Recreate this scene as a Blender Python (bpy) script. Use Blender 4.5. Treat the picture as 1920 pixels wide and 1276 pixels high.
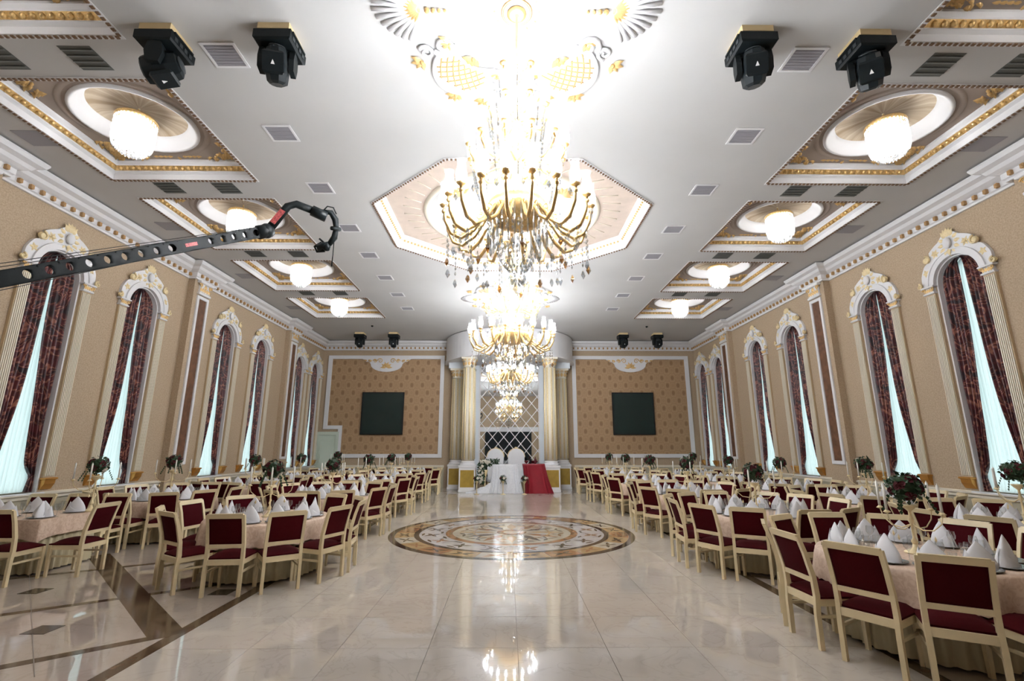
import bpy, math, random
from mathutils import Vector, Matrix
random.seed(7)
PI = math.pi
for o in list(bpy.data.objects): bpy.data.objects.remove(o)
SC = bpy.context.scene
COL = SC.collection

# ------------------------------------------------------------------ camera
cam_d = bpy.data.cameras.new('camera'); cam = bpy.data.objects.new('camera', cam_d); COL.objects.link(cam)
cam_d.sensor_width = 36.0; cam_d.sensor_fit = 'HORIZONTAL'; cam_d.lens = 888.0/1920.0*36.0
cam_d.clip_start = 0.05; cam_d.clip_end = 300
cam.location = (-0.1, 0.0, 1.8)
cam.rotation_euler = (math.radians(90+12.693), 0, math.radians(-0.566))
SC.camera = cam
# ------------------------------------------------------------------ world, exposure
world = bpy.data.worlds.new('overcast_sky'); SC.world = world; world.use_nodes = True
bg = world.node_tree.nodes['Background']
bg.inputs[0].default_value = (0.80, 0.955, 0.955, 1); bg.inputs[1].default_value = 0.47
SC.view_settings.view_transform = 'Standard'; SC.view_settings.look = 'None'
SC.view_settings.exposure = 2.95; SC.view_settings.gamma = 1.0; SC.view_settings.use_curve_mapping = False
BULB = 92.0      # candle bulbs of the big chandeliers
LAMP = 7.0        # crystal ceiling lamps
try:
    SC.cycles.use_denoising = True; SC.cycles.denoiser = 'OPENIMAGEDENOISE'
    SC.cycles.max_bounces = 6; SC.cycles.diffuse_bounces = 3; SC.cycles.glossy_bounces = 4
    SC.cycles.transparent_max_bounces = 10; SC.cycles.caustics_refractive = False; SC.cycles.caustics_reflective = False
    SC.cycles.sample_clamp_indirect = 6.0; SC.cycles.use_light_tree = False
except Exception: pass

# ------------------------------------------------------------------ room sizes
W = 8.95; YB = 22.5; YR = -3.0; H = 6.8
TRAYX0, TRAYX1, TRAYL = 4.97, 7.64, 2.5
TRAYY = [2.45, 5.73, 8.97, 12.27, 15.6]
OCT = [(1.2, 7.55), (2.9, 9.1), (2.9, 11.3), (1.2, 12.9), (-1.2, 12.9), (-2.9, 11.3), (-2.9, 9.1), (-1.2, 7.55)]
WINY = [8.9, 11.12, 14.6, 16.8, 20.0, 21.68]
WINALL = [2.95, 5.15]+WINY      # the pair beside the camera shows in the floor's reflection
PILY = [7.0, 12.95, 18.88]
SILL, SPRING, HALF = 0.98, 5.1, 0.5

# ------------------------------------------------------------------ materials
MATS = {}
def nodes(name):
    m = bpy.data.materials.new(name); m.use_nodes = True
    nt = m.node_tree; b = nt.nodes['Principled BSDF']; MATS[name] = m
    return m, nt, b
def N(nt, t, **kw):
    n = nt.nodes.new(t)
    for k, v in kw.items(): setattr(n, k, v)
    return n
def mat(name, col, rough=0.5, metal=0.0, spec=0.5, var=0.0, vscale=8.0, bump=0.0, bscale=60.0, emis=None, estr=0.0, trans=0.0):
    m, nt, b = nodes(name)
    b.inputs['Base Color'].default_value = (*col, 1); b.inputs['Roughness'].default_value = rough
    b.inputs['Metallic'].default_value = metal; b.inputs['Specular IOR Level'].default_value = spec
    tc = N(nt, 'ShaderNodeTexCoord')
    if var > 0:
        n = N(nt, 'ShaderNodeTexNoise'); n.inputs['Scale'].default_value = vscale; n.inputs['Detail'].default_value = 4
        r = N(nt, 'ShaderNodeMapRange'); r.inputs[1].default_value = .3; r.inputs[2].default_value = .7
        r.inputs[3].default_value = 1-var; r.inputs[4].default_value = 1+var
        h = N(nt, 'ShaderNodeHueSaturation'); h.inputs['Color'].default_value = (*col, 1)
        nt.links.new(tc.outputs['Object'], n.inputs['Vector']); nt.links.new(n.outputs[0], r.inputs[0])
        nt.links.new(r.outputs[0], h.inputs['Value']); nt.links.new(h.outputs[0], b.inputs['Base Color'])
    if bump > 0:
        n = N(nt, 'ShaderNodeTexNoise'); n.inputs['Scale'].default_value = bscale; n.inputs['Detail'].default_value = 3
        p = N(nt, 'ShaderNodeBump'); p.inputs['Strength'].default_value = bump; p.inputs['Distance'].default_value = .01
        nt.links.new(tc.outputs['Object'], n.inputs['Vector']); nt.links.new(n.outputs[0], p.inputs['Height'])
        nt.links.new(p.outputs[0], b.inputs['Normal'])
    if emis:
        b.inputs['Emission Color'].default_value = (*emis, 1); b.inputs['Emission Strength'].default_value = estr
    return m
def ramp(nt, stops, interp='LINEAR'):
    r = N(nt, 'ShaderNodeValToRGB'); r.color_ramp.interpolation = interp
    el = r.color_ramp.elements
    while len(el) < len(stops): el.new(0.5)
    for e, (p, c) in zip(el, stops): e.position = p; e.color = (*c, 1)
    return r
mat('white', (.80, .79, .80), .45, bump=.08, bscale=30)
mat('cream', (.80, .73, .60), .5)
mat('flute_tan', (.56, .42, .26), .5)
mat('ceiling', (.60, .59, .58), .75, var=.02, vscale=1.2)
mat('taupe', (.40, .33, .28), .7, var=.04, vscale=2)
mat('gold', (.80, .55, .24), .32, 0.7, var=.2, vscale=30)
mat('gold_paint', (.78, .52, .22), .4, 0.25, var=.12, vscale=25)
mat('copper_gold', (.62, .30, .07), .35, .6)
mat('stem_gold', (.86, .72, .48), .3, .45)
mat('dentil_brown', (.20, .115, .065), .6)
mat('modillion_gold', (.46, .27, .11), .45, .1)
mat('pale_gold', (.83, .68, .40), .4, .1, var=.08, vscale=20)
mat('chair_wood', (.76, .62, .38), .33, var=.06, vscale=6)
mat('black', (.006, .009, .010), .5, spec=.25)
mat('black_metal', (.007, .011, .013), .42, 0, .3)
mat('dark_grey', (.03, .036, .04), .4)
mat('screen', (.010, .025, .023), .25)
mat('vent_grey', (.36, .35, .38), .6)
mat('vent_dark', (.15, .155, .145), .6)
mat('brown_panel', (.15, .065, .03), .5, var=.3, vscale=9)
mat('dado', (.50, .45, .33), .6)
mat('door_paint', (.62, .68, .58), .5)
mat('skirt', (.60, .52, .34), .7)
mat('napkin', (.80, .79, .81), .75, bump=.05)
mat('plate', (.42, .45, .46), .22, .6)
mat('candle', (.86, .83, .76), .5)
mat('leaf', (.022, .055, .02), .55, var=.4, vscale=40)
mat('rose_red', (.085, .006, .012), .7)
mat('rose_white', (.78, .72, .62), .6)
mat('red_satin', (.26, .010, .022), .32, var=.1, vscale=4)
mat('white_lace', (.80, .81, .85), .75, var=.06, vscale=18, bump=.2, bscale=22)
mat('white_leather', (.82, .82, .84), .45)
mat('yellow_panel', (.42, .27, .04), .4, var=.15, vscale=5)
mat('joint', (.27, .225, .19), .5)
mat('wood_block', (.72, .55, .30), .6)
mat('sticker', (.62, .12, .12), .5, var=.5, vscale=60)
mat('stone_dark', (.06, .042, .03), .1, var=.3, vscale=6)
mat('stone_brown', (.11, .066, .038), .1, var=.35, vscale=7)
mat('stone_tan', (.50, .33, .16), .1, var=.15, vscale=5)
mat('stone_terra', (.40, .20, .09), .1, var=.15, vscale=6)
mat('stone_cream', (.60, .53, .42), .1, var=.1, vscale=5)
mat('stone_white', (.62, .58, .56), .1, var=.12, vscale=5)
mat('octagon_paint', (.62, .51, .43), .7, var=.06, vscale=5)
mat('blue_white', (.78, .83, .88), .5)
mat('blue_glass', (.45, .70, .82), .15)
mat('black_curtain', (.008, .012, .013), .8)
mat('bulb', (1, 1, 1), .5, emis=(.92, .96, 1.0), estr=BULB)
mat('lamp_glow', (1, 1, 1), .5, emis=(1.0, .97, .94), estr=LAMP)

def wall_mat():
    m, nt, b = nodes('wall_plaster'); tc = N(nt, 'ShaderNodeTexCoord')
    n = N(nt, 'ShaderNodeTexNoise'); n.inputs['Scale'].default_value = 38; n.inputs['Detail'].default_value = 5
    r = ramp(nt, [(.3, (.40, .297, .192)), (.7, (.55, .425, .297))])
    p = N(nt, 'ShaderNodeBump'); p.inputs['Strength'].default_value = .25; p.inputs['Distance'].default_value = .01
    L = nt.links.new
    L(tc.outputs['Object'], n.inputs['Vector']); L(n.outputs[0], r.inputs[0]); L(r.outputs[0], b.inputs['Base Color'])
    L(n.outputs[0], p.inputs['Height']); L(p.outputs[0], b.inputs['Normal']); b.inputs['Roughness'].default_value = .75
wall_mat()
def marble(name, c0, c1, vein, rough=.03):
    m, nt, b = nodes(name); L = nt.links.new
    g = N(nt, 'ShaderNodeNewGeometry')
    n = N(nt, 'ShaderNodeTexNoise'); n.inputs['Scale'].default_value = .9; n.inputs['Detail'].default_value = 6; n.inputs['Distortion'].default_value = 1.2
    r = ramp(nt, [(.3, c0), (.72, c1)])
    v = N(nt, 'ShaderNodeTexNoise'); v.inputs['Scale'].default_value = 1.6; v.inputs['Detail'].default_value = 7; v.inputs['Distortion'].default_value = 2.2
    rv = ramp(nt, [(.475, (0, 0, 0)), (.5, (1, 1, 1)), (.525, (0, 0, 0))])
    mx = N(nt, 'ShaderNodeMixRGB'); mx.inputs[2].default_value = (*vein, 1)
    mf = N(nt, 'ShaderNodeMath', operation='MULTIPLY'); mf.inputs[1].default_value = .32
    L(g.outputs['Position'], n.inputs['Vector']); L(g.outputs['Position'], v.inputs['Vector'])
    L(n.outputs[0], r.inputs[0]); L(v.outputs[0], rv.inputs[0]); L(rv.outputs[0], mf.inputs[0]); L(mf.outputs[0], mx.inputs[0])
    L(r.outputs[0], mx.inputs[1]); L(mx.outputs[0], b.inputs['Base Color'])
    b.inputs['Roughness'].default_value = rough; b.inputs['IOR'].default_value = 2.45
marble('marble', (.60, .535, .465), (.67, .605, .535), (.45, .38, .32))
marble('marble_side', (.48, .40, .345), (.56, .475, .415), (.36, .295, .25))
def damask(name, base, dark, light, cell):
    # ogee lattice with a palmette blot in each cell, in the wall's own plane
    m, nt, b = nodes(name); L = nt.links.new
    tc = N(nt, 'ShaderNodeTexCoord'); sp = N(nt, 'ShaderNodeSeparateXYZ'); L(tc.outputs['Object'], sp.inputs[0])
    def mth(op, a, c=None):
        n = N(nt, 'ShaderNodeMath', operation=op)
        for i, x in enumerate((a, c)):
            if x is None: continue
            if isinstance(x, (int, float)): n.inputs[i].default_value = x
            else: L(x, n.inputs[i])
        return n.outputs[0]
    u = mth('MULTIPLY', sp.outputs[0], 2*PI/cell); v = mth('MULTIPLY', sp.outputs[2], 2*PI/(cell*1.44))
    s = mth('MULTIPLY', mth('MULTIPLY', mth('COSINE', u), mth('COSINE', v)), 2.0)
    line = mth('MULTIPLY', mth('GREATER_THAN', s, .12), mth('LESS_THAN', s, .42))
    core = mth('GREATER_THAN', s, 1.25); ring = mth('LESS_THAN', mth('ABSOLUTE', mth('ADD', s, 1.15)), .22)
    m1 = N(nt, 'ShaderNodeMixRGB'); m1.inputs[1].default_value = (*base, 1); m1.inputs[2].default_value = (*light, 1)
    L(mth('MULTIPLY', ring, .5), m1.inputs[0])
    m2 = N(nt, 'ShaderNodeMixRGB'); m2.inputs[2].default_value = (*light, 1); L(line, m2.inputs[0]); L(m1.outputs[0], m2.inputs[1])
    m3 = N(nt, 'ShaderNodeMixRGB'); m3.inputs[2].default_value = (*dark, 1); L(core, m3.inputs[0]); L(m2.outputs[0], m3.inputs[1])
    L(m3.outputs[0], b.inputs['Base Color']); b.inputs['Roughness'].default_value = .55
damask('damask_paper', (.42, .265, .14), (.31, .18, .088), (.50, .335, .19), .5)
def drape_mat():
    m, nt, b = nodes('drape_damask'); L = nt.links.new
    tc = N(nt, 'ShaderNodeTexCoord')
    w = N(nt, 'ShaderNodeTexNoise'); w.inputs['Scale'].default_value = 3.2; w.inputs['Detail'].default_value = 2
    mx = N(nt, 'ShaderNodeMixRGB'); mx.inputs[0].default_value = .22; L(tc.outputs['Object'], mx.inputs[1]); L(w.outputs['Color'], mx.inputs[2])
    L(tc.outputs['Object'], w.inputs['Vector'])
    n1 = N(nt, 'ShaderNodeTexNoise'); n1.inputs['Scale'].default_value = 3.4; n1.inputs['Detail'].default_value = .8; n1.inputs['Distortion'].default_value = 1.3; L(mx.outputs[0], n1.inputs['Vector'])
    n2 = N(nt, 'ShaderNodeTexNoise'); n2.inputs['Scale'].default_value = 7; n2.inputs['Detail'].default_value = 3; L(tc.outputs['Object'], n2.inputs['Vector'])
    D, C_, K = (.085, .010, .013), (.34, .13, .085), (.022, .005, .009)
    r1 = ramp(nt, [(.30, K), (.40, D), (.44, D), (.462, C_), (.485, C_), (.505, D), (.57, D), (.59, C_), (.605, C_), (.62, D), (.68, K)])
    r2 = ramp(nt, [(.40, (.3, .3, .3)), (.58, (1.1, 1.1, 1.1))])
    mu = N(nt, 'ShaderNodeMixRGB', blend_type='MULTIPLY'); mu.inputs[0].default_value = .7
    L(n1.outputs[0], r1.inputs[0]); L(n2.outputs[0], r2.inputs[0]); L(r1.outputs[0], mu.inputs[1]); L(r2.outputs[0], mu.inputs[2])
    L(mu.outputs[0], b.inputs['Base Color']); b.inputs['Roughness'].default_value = .42; b.inputs['Sheen Weight'].default_value = .2
drape_mat()
def velvet():
    m, nt, b = nodes('burgundy'); L = nt.links.new
    b.inputs['Base Color'].default_value = (.052, .0022, .0045, 1); b.inputs['Roughness'].default_value = .85; b.inputs['Specular IOR Level'].default_value = .08
velvet()
def brocade():
    m, nt, b = nodes('brocade'); L = nt.links.new
    tc = N(nt, 'ShaderNodeTexCoord'); n = N(nt, 'ShaderNodeTexNoise'); n.inputs['Scale'].default_value = 16; n.inputs['Detail'].default_value = 3; n.inputs['Distortion'].default_value = 1.5
    r = ramp(nt, [(.42, (.64, .45, .325)), (.58, (.74, .56, .43))]); L(tc.outputs['Object'], n.inputs['Vector']); L(n.outputs[0], r.inputs[0])
    L(r.outputs[0], b.inputs['Base Color']); b.inputs['Roughness'].default_value = .5
brocade()
def shell_paint():
    m, nt, b = nodes('oval_paint'); L = nt.links.new
    tc = N(nt, 'ShaderNodeTexCoord'); sp = N(nt, 'ShaderNodeSeparateXYZ'); L(tc.outputs['Object'], sp.inputs[0])
    at = N(nt, 'ShaderNodeMath', operation='ARCTAN2'); L(sp.outputs[1], at.inputs[0]); L(sp.outputs[0], at.inputs[1])
    cb = N(nt, 'ShaderNodeCombineXYZ'); L(at.outputs[0], cb.inputs[0])
    n = N(nt, 'ShaderNodeTexNoise'); n.inputs['Scale'].default_value = 4.5; n.inputs['Detail'].default_value = 4; L(cb.outputs[0], n.inputs['Vector'])
    r = ramp(nt, [(.35, (.50, .36, .22)), (.65, (.80, .70, .56))]); L(n.outputs[0], r.inputs[0]); L(r.outputs[0], b.inputs['Base Color']); b.inputs['Roughness'].default_value = .6
shell_paint()
def thin_glass(name, tint, gloss, rough=.03):
    m = bpy.data.materials.new(name); m.use_nodes = True; nt = m.node_tree; nt.nodes.clear(); MATS[name] = m; L = nt.links.new
    o = N(nt, 'ShaderNodeOutputMaterial'); t = N(nt, 'ShaderNodeBsdfTransparent'); t.inputs[0].default_value = (*tint, 1)
    g = N(nt, 'ShaderNodeBsdfGlossy'); g.inputs['Roughness'].default_value = rough
    lw = N(nt, 'ShaderNodeLayerWeight'); lw.inputs[0].default_value = .35
    ad = N(nt, 'ShaderNodeMath', operation='ADD'); ad.use_clamp = True; ad.inputs[1].default_value = gloss; mu = N(nt, 'ShaderNodeMath', operation='MULTIPLY'); mu.inputs[1].default_value = .6
    mx = N(nt, 'ShaderNodeMixShader'); L(lw.outputs['Facing'], mu.inputs[0]); L(mu.outputs[0], ad.inputs[0]); L(ad.outputs[0], mx.inputs[0]); L(t.outputs[0], mx.inputs[1]); L(g.outputs[0], mx.inputs[2]); L(mx.outputs[0], o.inputs[0])
thin_glass('pane_glass', (.96, .98, .98), .04)
thin_glass('clear_glass', (.93, .95, .96), .07)
thin_glass('crystal', (.86, .90, .93), .32, .06)
thin_glass('amber_crystal', (.70, .45, .18), .30, .08)
def frosted():
    m = bpy.data.materials.new('frosted_glass'); m.use_nodes = True; nt = m.node_tree; nt.nodes.clear(); MATS['frosted_glass'] = m; L = nt.links.new
    o = N(nt, 'ShaderNodeOutputMaterial'); t = N(nt, 'ShaderNodeBsdfTransparent'); t.inputs[0].default_value = (.97, .97, .98, 1)
    tr = N(nt, 'ShaderNodeBsdfTranslucent'); tr.inputs[0].default_value = (.95, .96, .98, 1)
    mx = N(nt, 'ShaderNodeMixShader'); mx.inputs[0].default_value = .16; L(t.outputs[0], mx.inputs[1]); L(tr.outputs[0], mx.inputs[2]); L(mx.outputs[0], o.inputs[0])
frosted()
def lampcry():
    m = bpy.data.materials.new('lamp_crystal'); m.use_nodes = True; nt = m.node_tree; nt.nodes.clear(); MATS['lamp_crystal'] = m; L = nt.links.new
    o = N(nt, 'ShaderNodeOutputMaterial'); t = N(nt, 'ShaderNodeBsdfTransparent'); t.inputs[0].default_value = (.95, .96, .97, 1)
    tr = N(nt, 'ShaderNodeBsdfTranslucent'); tr.inputs[0].default_value = (.93, .95, .97, 1); g = N(nt, 'ShaderNodeBsdfGlossy'); g.inputs['Roughness'].default_value = .08
    a = N(nt, 'ShaderNodeMixShader'); a.inputs[0].default_value = .32; L(tr.outputs[0], a.inputs[1]); L(g.outputs[0], a.inputs[2])
    mx = N(nt, 'ShaderNodeMixShader'); mx.inputs[0].default_value = .5; L(t.outputs[0], mx.inputs[1]); L(a.outputs[0], mx.inputs[2]); L(mx.outputs[0], o.inputs[0])
lampcry()
def sheer():
    m = bpy.data.materials.new('sheer_fabric'); m.use_nodes = True; nt = m.node_tree; nt.nodes.clear(); MATS['sheer_fabric'] = m; L = nt.links.new
    o = N(nt, 'ShaderNodeOutputMaterial'); d = N(nt, 'ShaderNodeBsdfDiffuse'); d.inputs[0].default_value = (.80, .84, .85, 1)
    t = N(nt, 'ShaderNodeBsdfTranslucent'); t.inputs[0].default_value = (.62, .70, .70, 1)
    mx = N(nt, 'ShaderNodeMixShader'); mx.inputs[0].default_value = .5; L(d.outputs[0], mx.inputs[1]); L(t.outputs[0], mx.inputs[2]); L(mx.outputs[0], o.inputs[0])
sheer()
m, nt, b = nodes('mirror'); b.inputs['Base Color'].default_value = (.86, .89, .90, 1); b.inputs['Metallic'].default_value = 1; b.inputs['Roughness'].default_value = .015

# ------------------------------------------------------------------ mesh builder
class MB:
    def __init__(s): s.v = []; s.f = []; s.s = []
    def add(s, vs, fs, smooth=False, M=None):
        o = len(s.v)
        s.v += [tuple(M @ Vector(p)) for p in vs] if M else [tuple(p) for p in vs]
        s.f += [tuple(i+o for i in f) for f in fs]; s.s += [smooth]*len(fs); return s
    def box(s, x0, x1, y0, y1, z0, z1, M=None):
        v = [(x, y, z) for z in (z0, z1) for y in (y0, y1) for x in (x0, x1)]
        return s.add(v, [(0, 2, 3, 1), (4, 5, 7, 6), (0, 1, 5, 4), (2, 6, 7, 3), (0, 4, 6, 2), (1, 3, 7, 5)], False, M)
    def cbox(s, x0, x1, y0, y1, z0, z1, c=.01, M=None):      # box with chamfered top and bottom edges
        v = []
        for z, i in ((z0, c), (z0+c, 0), (z1-c, 0), (z1, c)):
            v += [(x0+i, y0+i, z), (x1-i, y0+i, z), (x1-i, y1-i, z), (x0+i, y1-i, z)]
        f = [(3, 2, 1, 0), (12, 13, 14, 15)]
        for k in range(3):
            for j in range(4): f.append((k*4+j, k*4+(j+1) % 4, k*4+4+(j+1) % 4, k*4+4+j))
        return s.add(v, f, False, M)
    def quad(s, a, b, c, d): return s.add([a, b, c, d], [(0, 1, 2, 3)])
    def lathe(s, prof, n=16, M=None, smooth=True, cap=True, fn=None):
        v = []; f = []
        for r, z in prof:
            for k in range(n):
                a = 2*PI*k/n; rr = r*(fn(a, z) if fn else 1); v.append((rr*math.cos(a), rr*math.sin(a), z))
        for i in range(len(prof)-1):
            for k in range(n):
                k2 = (k+1) % n; f.append((i*n+k, i*n+k2, (i+1)*n+k2, (i+1)*n+k))
        s.add(v, f, smooth, M)
        if cap:
            o = len(s.v)-len(v)
            s.f.append(tuple(o+k for k in reversed(range(n)))); s.f.append(tuple(o+(len(prof)-1)*n+k for k in range(n))); s.s += [False, False]
        return s
    def tube(s, pts, r, n=6, M=None, flat=1.0):
        pts = [Vector(p) for p in pts]; rs = r if isinstance(r, (list, tuple)) else [r]*len(pts); v = []; f = []
        up = Vector((0, 0, 1))
        for i, p in enumerate(pts):
            t = (pts[min(i+1, len(pts)-1)]-pts[max(i-1, 0)]).normalized()
            if i == 0:
                ref = up if abs(t.z) < .9 else Vector((1, 0, 0)); a = t.cross(ref).normalized()
            else:
                a = (a-t*a.dot(t)); a = a.normalized() if a.length > 1e-5 else t.orthogonal().normalized()
            bb = t.cross(a)
            for k in range(n):
                an = 2*PI*k/n; v.append(p+(a*math.cos(an)+bb*math.sin(an)*flat)*rs[i])
        for i in range(len(pts)-1):
            for k in range(n):
                k2 = (k+1) % n; f.append((i*n+k, i*n+k2, (i+1)*n+k2, (i+1)*n+k))
        f.append(tuple(reversed(range(n)))); f.append(tuple((len(pts)-1)*n+k for k in range(n)))
        return s.add(v, f, True, M)
    def ball(s, c, r, n=8, m=5, M=None, sc=(1, 1, 1)):
        prof = [(max(r*math.sin(PI*i/m), .0005), -r*math.cos(PI*i/m)) for i in range(m+1)]
        T = Matrix.Translation(c) @ Matrix.Diagonal((*sc, 1)); T = M @ T if M else T
        return s.lathe(prof, n, T)
    def prism(s, poly, d0, d1, plane='xz', M=None):           # polygon extruded along the third axis
        f3 = {'xz': lambda u, v, w: (u, w, v), 'xy': lambda u, v, w: (u, v, w), 'yz': lambda u, v, w: (w, u, v)}[plane]
        n = len(poly); v = [f3(*p, d0) for p in poly]+[f3(*p, d1) for p in poly]
        f = [tuple(reversed(range(n))), tuple(range(n, 2*n))]+[(k, (k+1) % n, n+(k+1) % n, n+k) for k in range(n)]
        return s.add(v, f, False, M)
    def strip(s, inner, outer, d0, d1, plane='xz', closed=False, M=None):   # band between two polylines, extruded
        f3 = {'xz': lambda u, v, w: (u, w, v), 'xy': lambda u, v, w: (u, v, w)}[plane]
        n = len(inner); v = []; f = []
        for d in (d0, d1): v += [f3(*p, d) for p in inner]+[f3(*p, d) for p in outer]
        for k in range(n if closed else n-1):
            j = (k+1) % n
            f += [(k, j, n+j, n+k), (2*n+k, 3*n+k, 3*n+j, 2*n+j), (k, 2*n+k, 2*n+j, j), (n+k, n+j, 3*n+j, 3*n+k)]
        if not closed: f += [(0, n, 3*n, 2*n), (n-1, 3*n-1, 4*n-1, 2*n-1)]
        return s.add(v, f, False, M)
    def leaf(s, p, ang, L, w, t, plane='xz', M=None):          # small raised pointed leaf lying in a plane
        c, sn = math.cos(ang), math.sin(ang); fr = [(0, 0), (.3, .5), (.6, .42), (1, 0), (.6, -.42), (.3, -.5)]
        pl = [(p[0]+L*a*c-w*b*sn, p[1]+L*a*sn+w*b*c) for a, b in fr]; mid = (p[0]+L*.45*c, p[1]+L*.45*sn)
        f3 = (lambda u, v, w_: (u, w_, v)) if plane == 'xz' else (lambda u, v, w_: (u, v, w_))
        v = [f3(*q, 0) for q in pl]+[f3(*mid, t)]
        return s.add(v, [(k, (k+1) % 6, 6) for k in range(6)], True, M)
    def spiral(s, c, r0, turns, rad, a0=0, d=1, plane='xz', off=0, M=None, n=16):
        pts = []
        for k in range(n+1):
            t = k/n; r = r0*(1-.82*t); a = a0+d*2*PI*turns*t
            u, v = c[0]+r*math.cos(a), c[1]+r*math.sin(a); pts.append((u, off, v) if plane == 'xz' else (u, v, off))
        return s.tube(pts, [rad*(1-.45*k/n) for k in range(n+1)], 5, M)
    def mesh(s, name, m):
        me = bpy.data.meshes.new(name); me.from_pydata(s.v, [], s.f); me.polygons.foreach_set('use_smooth', s.s)
        if m: me.materials.append(MATS[m])
        me.update(); return me
def put(name, me, parent=None, loc=(0, 0, 0), rot=(0, 0, 0), scale=(1, 1, 1)):
    o = bpy.data.objects.new(name, me); COL.objects.link(o); o.location = loc; o.rotation_euler = rot; o.scale = scale
    if parent: o.parent = parent
    return o
def part(name, mb, m, parent=None, loc=(0, 0, 0), rot=(0, 0, 0)): return put(name, mb.mesh(name, m), parent, loc, rot)
def empty(name, loc=(0, 0, 0), rz=0): 
    o = put(name, None, None, loc, (0, 0, rz)); o.empty_display_size = .1; return o
def tag(o, label=None, cat=None, group=None, kind=None):
    for k, v in (('label', label), ('category', cat), ('group', group), ('kind', kind)):
        if v: o[k] = v
    return o
def copy_tree(o, parent=None):
    c = o.copy(); COL.objects.link(c)
    if parent: c.parent = parent
    for ch in list(o.children): copy_tree(ch, c)
    return c
ORD = ['first', 'second', 'third', 'fourth', 'fifth', 'sixth', 'seventh', 'eighth', 'ninth', 'tenth']
def R(d): return math.radians(d)
TR = [0]
def trim(loc=(0, 0, 0), rz=0, label=None):
    TR[0] += 1; o = empty('trim_%d' % TR[0], loc, rz); return tag(o, label, kind='structure')

# ================================================================== FLOOR
fl = part('floor', MB().box(-W, W, YR, YB+.5, -.15, -.012), 'joint'); tag(fl, 'polished pale marble floor with brown stone bands', kind='structure')
T = .82; BZ = [.0008]
tile_me = MB().cbox(-T/2+.002, T/2-.002, -T/2+.002, T/2-.002, -.012, 0, .001).mesh('tile', 'marble')
for i in range(8):
    for j in range(25): put('tile', tile_me, fl, (-T*3.5+T*i, 2.42+T/2+T*j-.005, 0))
part('rear_paving', MB().box(-3.277, 3.277, YR, 2.41, -.012, 0), 'marble', fl)
for s, nm in ((-1, 'left'), (1, 'right')):
    x0, x1 = sorted((s*3.283, s*3.417)); part('stone_band', MB().box(x0, x1, YR, YB+.4, -.012, 0), 'stone_brown', fl)
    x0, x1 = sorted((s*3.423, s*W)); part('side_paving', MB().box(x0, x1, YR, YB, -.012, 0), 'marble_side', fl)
    def band(p, q, w, name='stone_band', m='stone_brown'):
        p, q = Vector((*p, 0)), Vector((*q, 0)); d = (q-p).normalized(); n = Vector((-d.y, d.x, 0))*w/2
        pl = [(s*v.x, v.y) for v in (p-n, q-n, q+n, p+n)]
        BZ[0] += .0002; part(name, MB().prism(pl if s > 0 else pl[::-1], 0, BZ[0], 'xy'), m, fl)
    band((3.42, 5.19), (7.1, 8.8), .30)
    for a, b_, w_ in (((4.45, 4.44), (3.42, 5.22), .12), ((7.4, 4.6), (3.42, 7.35), .11), ((8.4, 6.45), (3.42, 9.6), .11), ((8.8, 9.0), (3.42, 12.6), .11)):
        band(a, b_, w_)
    for cx, cy in ((4.79, 5.36), (6.14, 6.69), (3.72, 6.62), (4.9, 7.9)):
        part('diamond_inlay', MB().box(s*cx-.12, s*cx+.12, cy-.12, cy+.12, 0, .0032), 'stone_dark', fl)
    band((3.9, 4.35), (8.0, 8.5), .008, 'joint_line', 'joint')
# medallion
med = empty('floor_medallion', (0, 10.93, 0)); tag(med, 'round inlaid marble medallion set in the dance floor', 'medallion')
def ringp(r0, r1, a0, a1, z, n=None):
    n = n or max(3, int((a1-a0)/R(5)))
    A = [a0+(a1-a0)*k/n for k in range(n+1)]
    return MB().strip([(r0*math.cos(a), r0*math.sin(a)) for a in A], [(r1*math.cos(a), r1*math.sin(a)) for a in A], .0005, z, 'xy')
def fullring(r0, r1, z): return MB().strip(*[[(r*math.cos(2*PI*k/96), r*math.sin(2*PI*k/96)) for k in range(96)] for r in (r0, r1)], .0005, z, 'xy', True)
LEAFM = {}
def leafp(r, a, ang, L_, w_, m_):
    k = (L_, w_, m_)
    if k not in LEAFM: LEAFM[k] = MB().leaf((0, 0), 0, L_, w_, .0012, 'xy').mesh('leaf_inlay', m_)
    put('leaf_inlay', LEAFM[k], med, (r*math.cos(a), r*math.sin(a), .0042), (0, 0, ang))
part('border_ring', fullring(2.47, 2.6, .004), 'stone_dark', med)
for k in range(24):
    part('inlay_piece', ringp(2.08, 2.465, k*PI/12+.004, (k+1)*PI/12-.004, .004), ('stone_tan', 'stone_cream', 'stone_tan', 'stone_terra')[k % 4], med)
for k in range(24):
    a = (k+.5)*PI/12; m_ = ('stone_brown', 'stone_dark', 'stone_terra')[k % 3]
    for q in (-1, 1): leafp(2.27, a, a+PI/2*q+.5, .24, .07, m_); leafp(2.27, a, a+PI/2*q-.5, .20, .05, m_)
part('thin_ring', fullring(2.05, 2.08, .0046), 'stone_terra', med)
part('dark_ring', fullring(1.97, 2.075, .005), 'stone_dark', med)
part('white_ring', fullring(1.42, 1.965, .004), 'stone_white', med)
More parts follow.
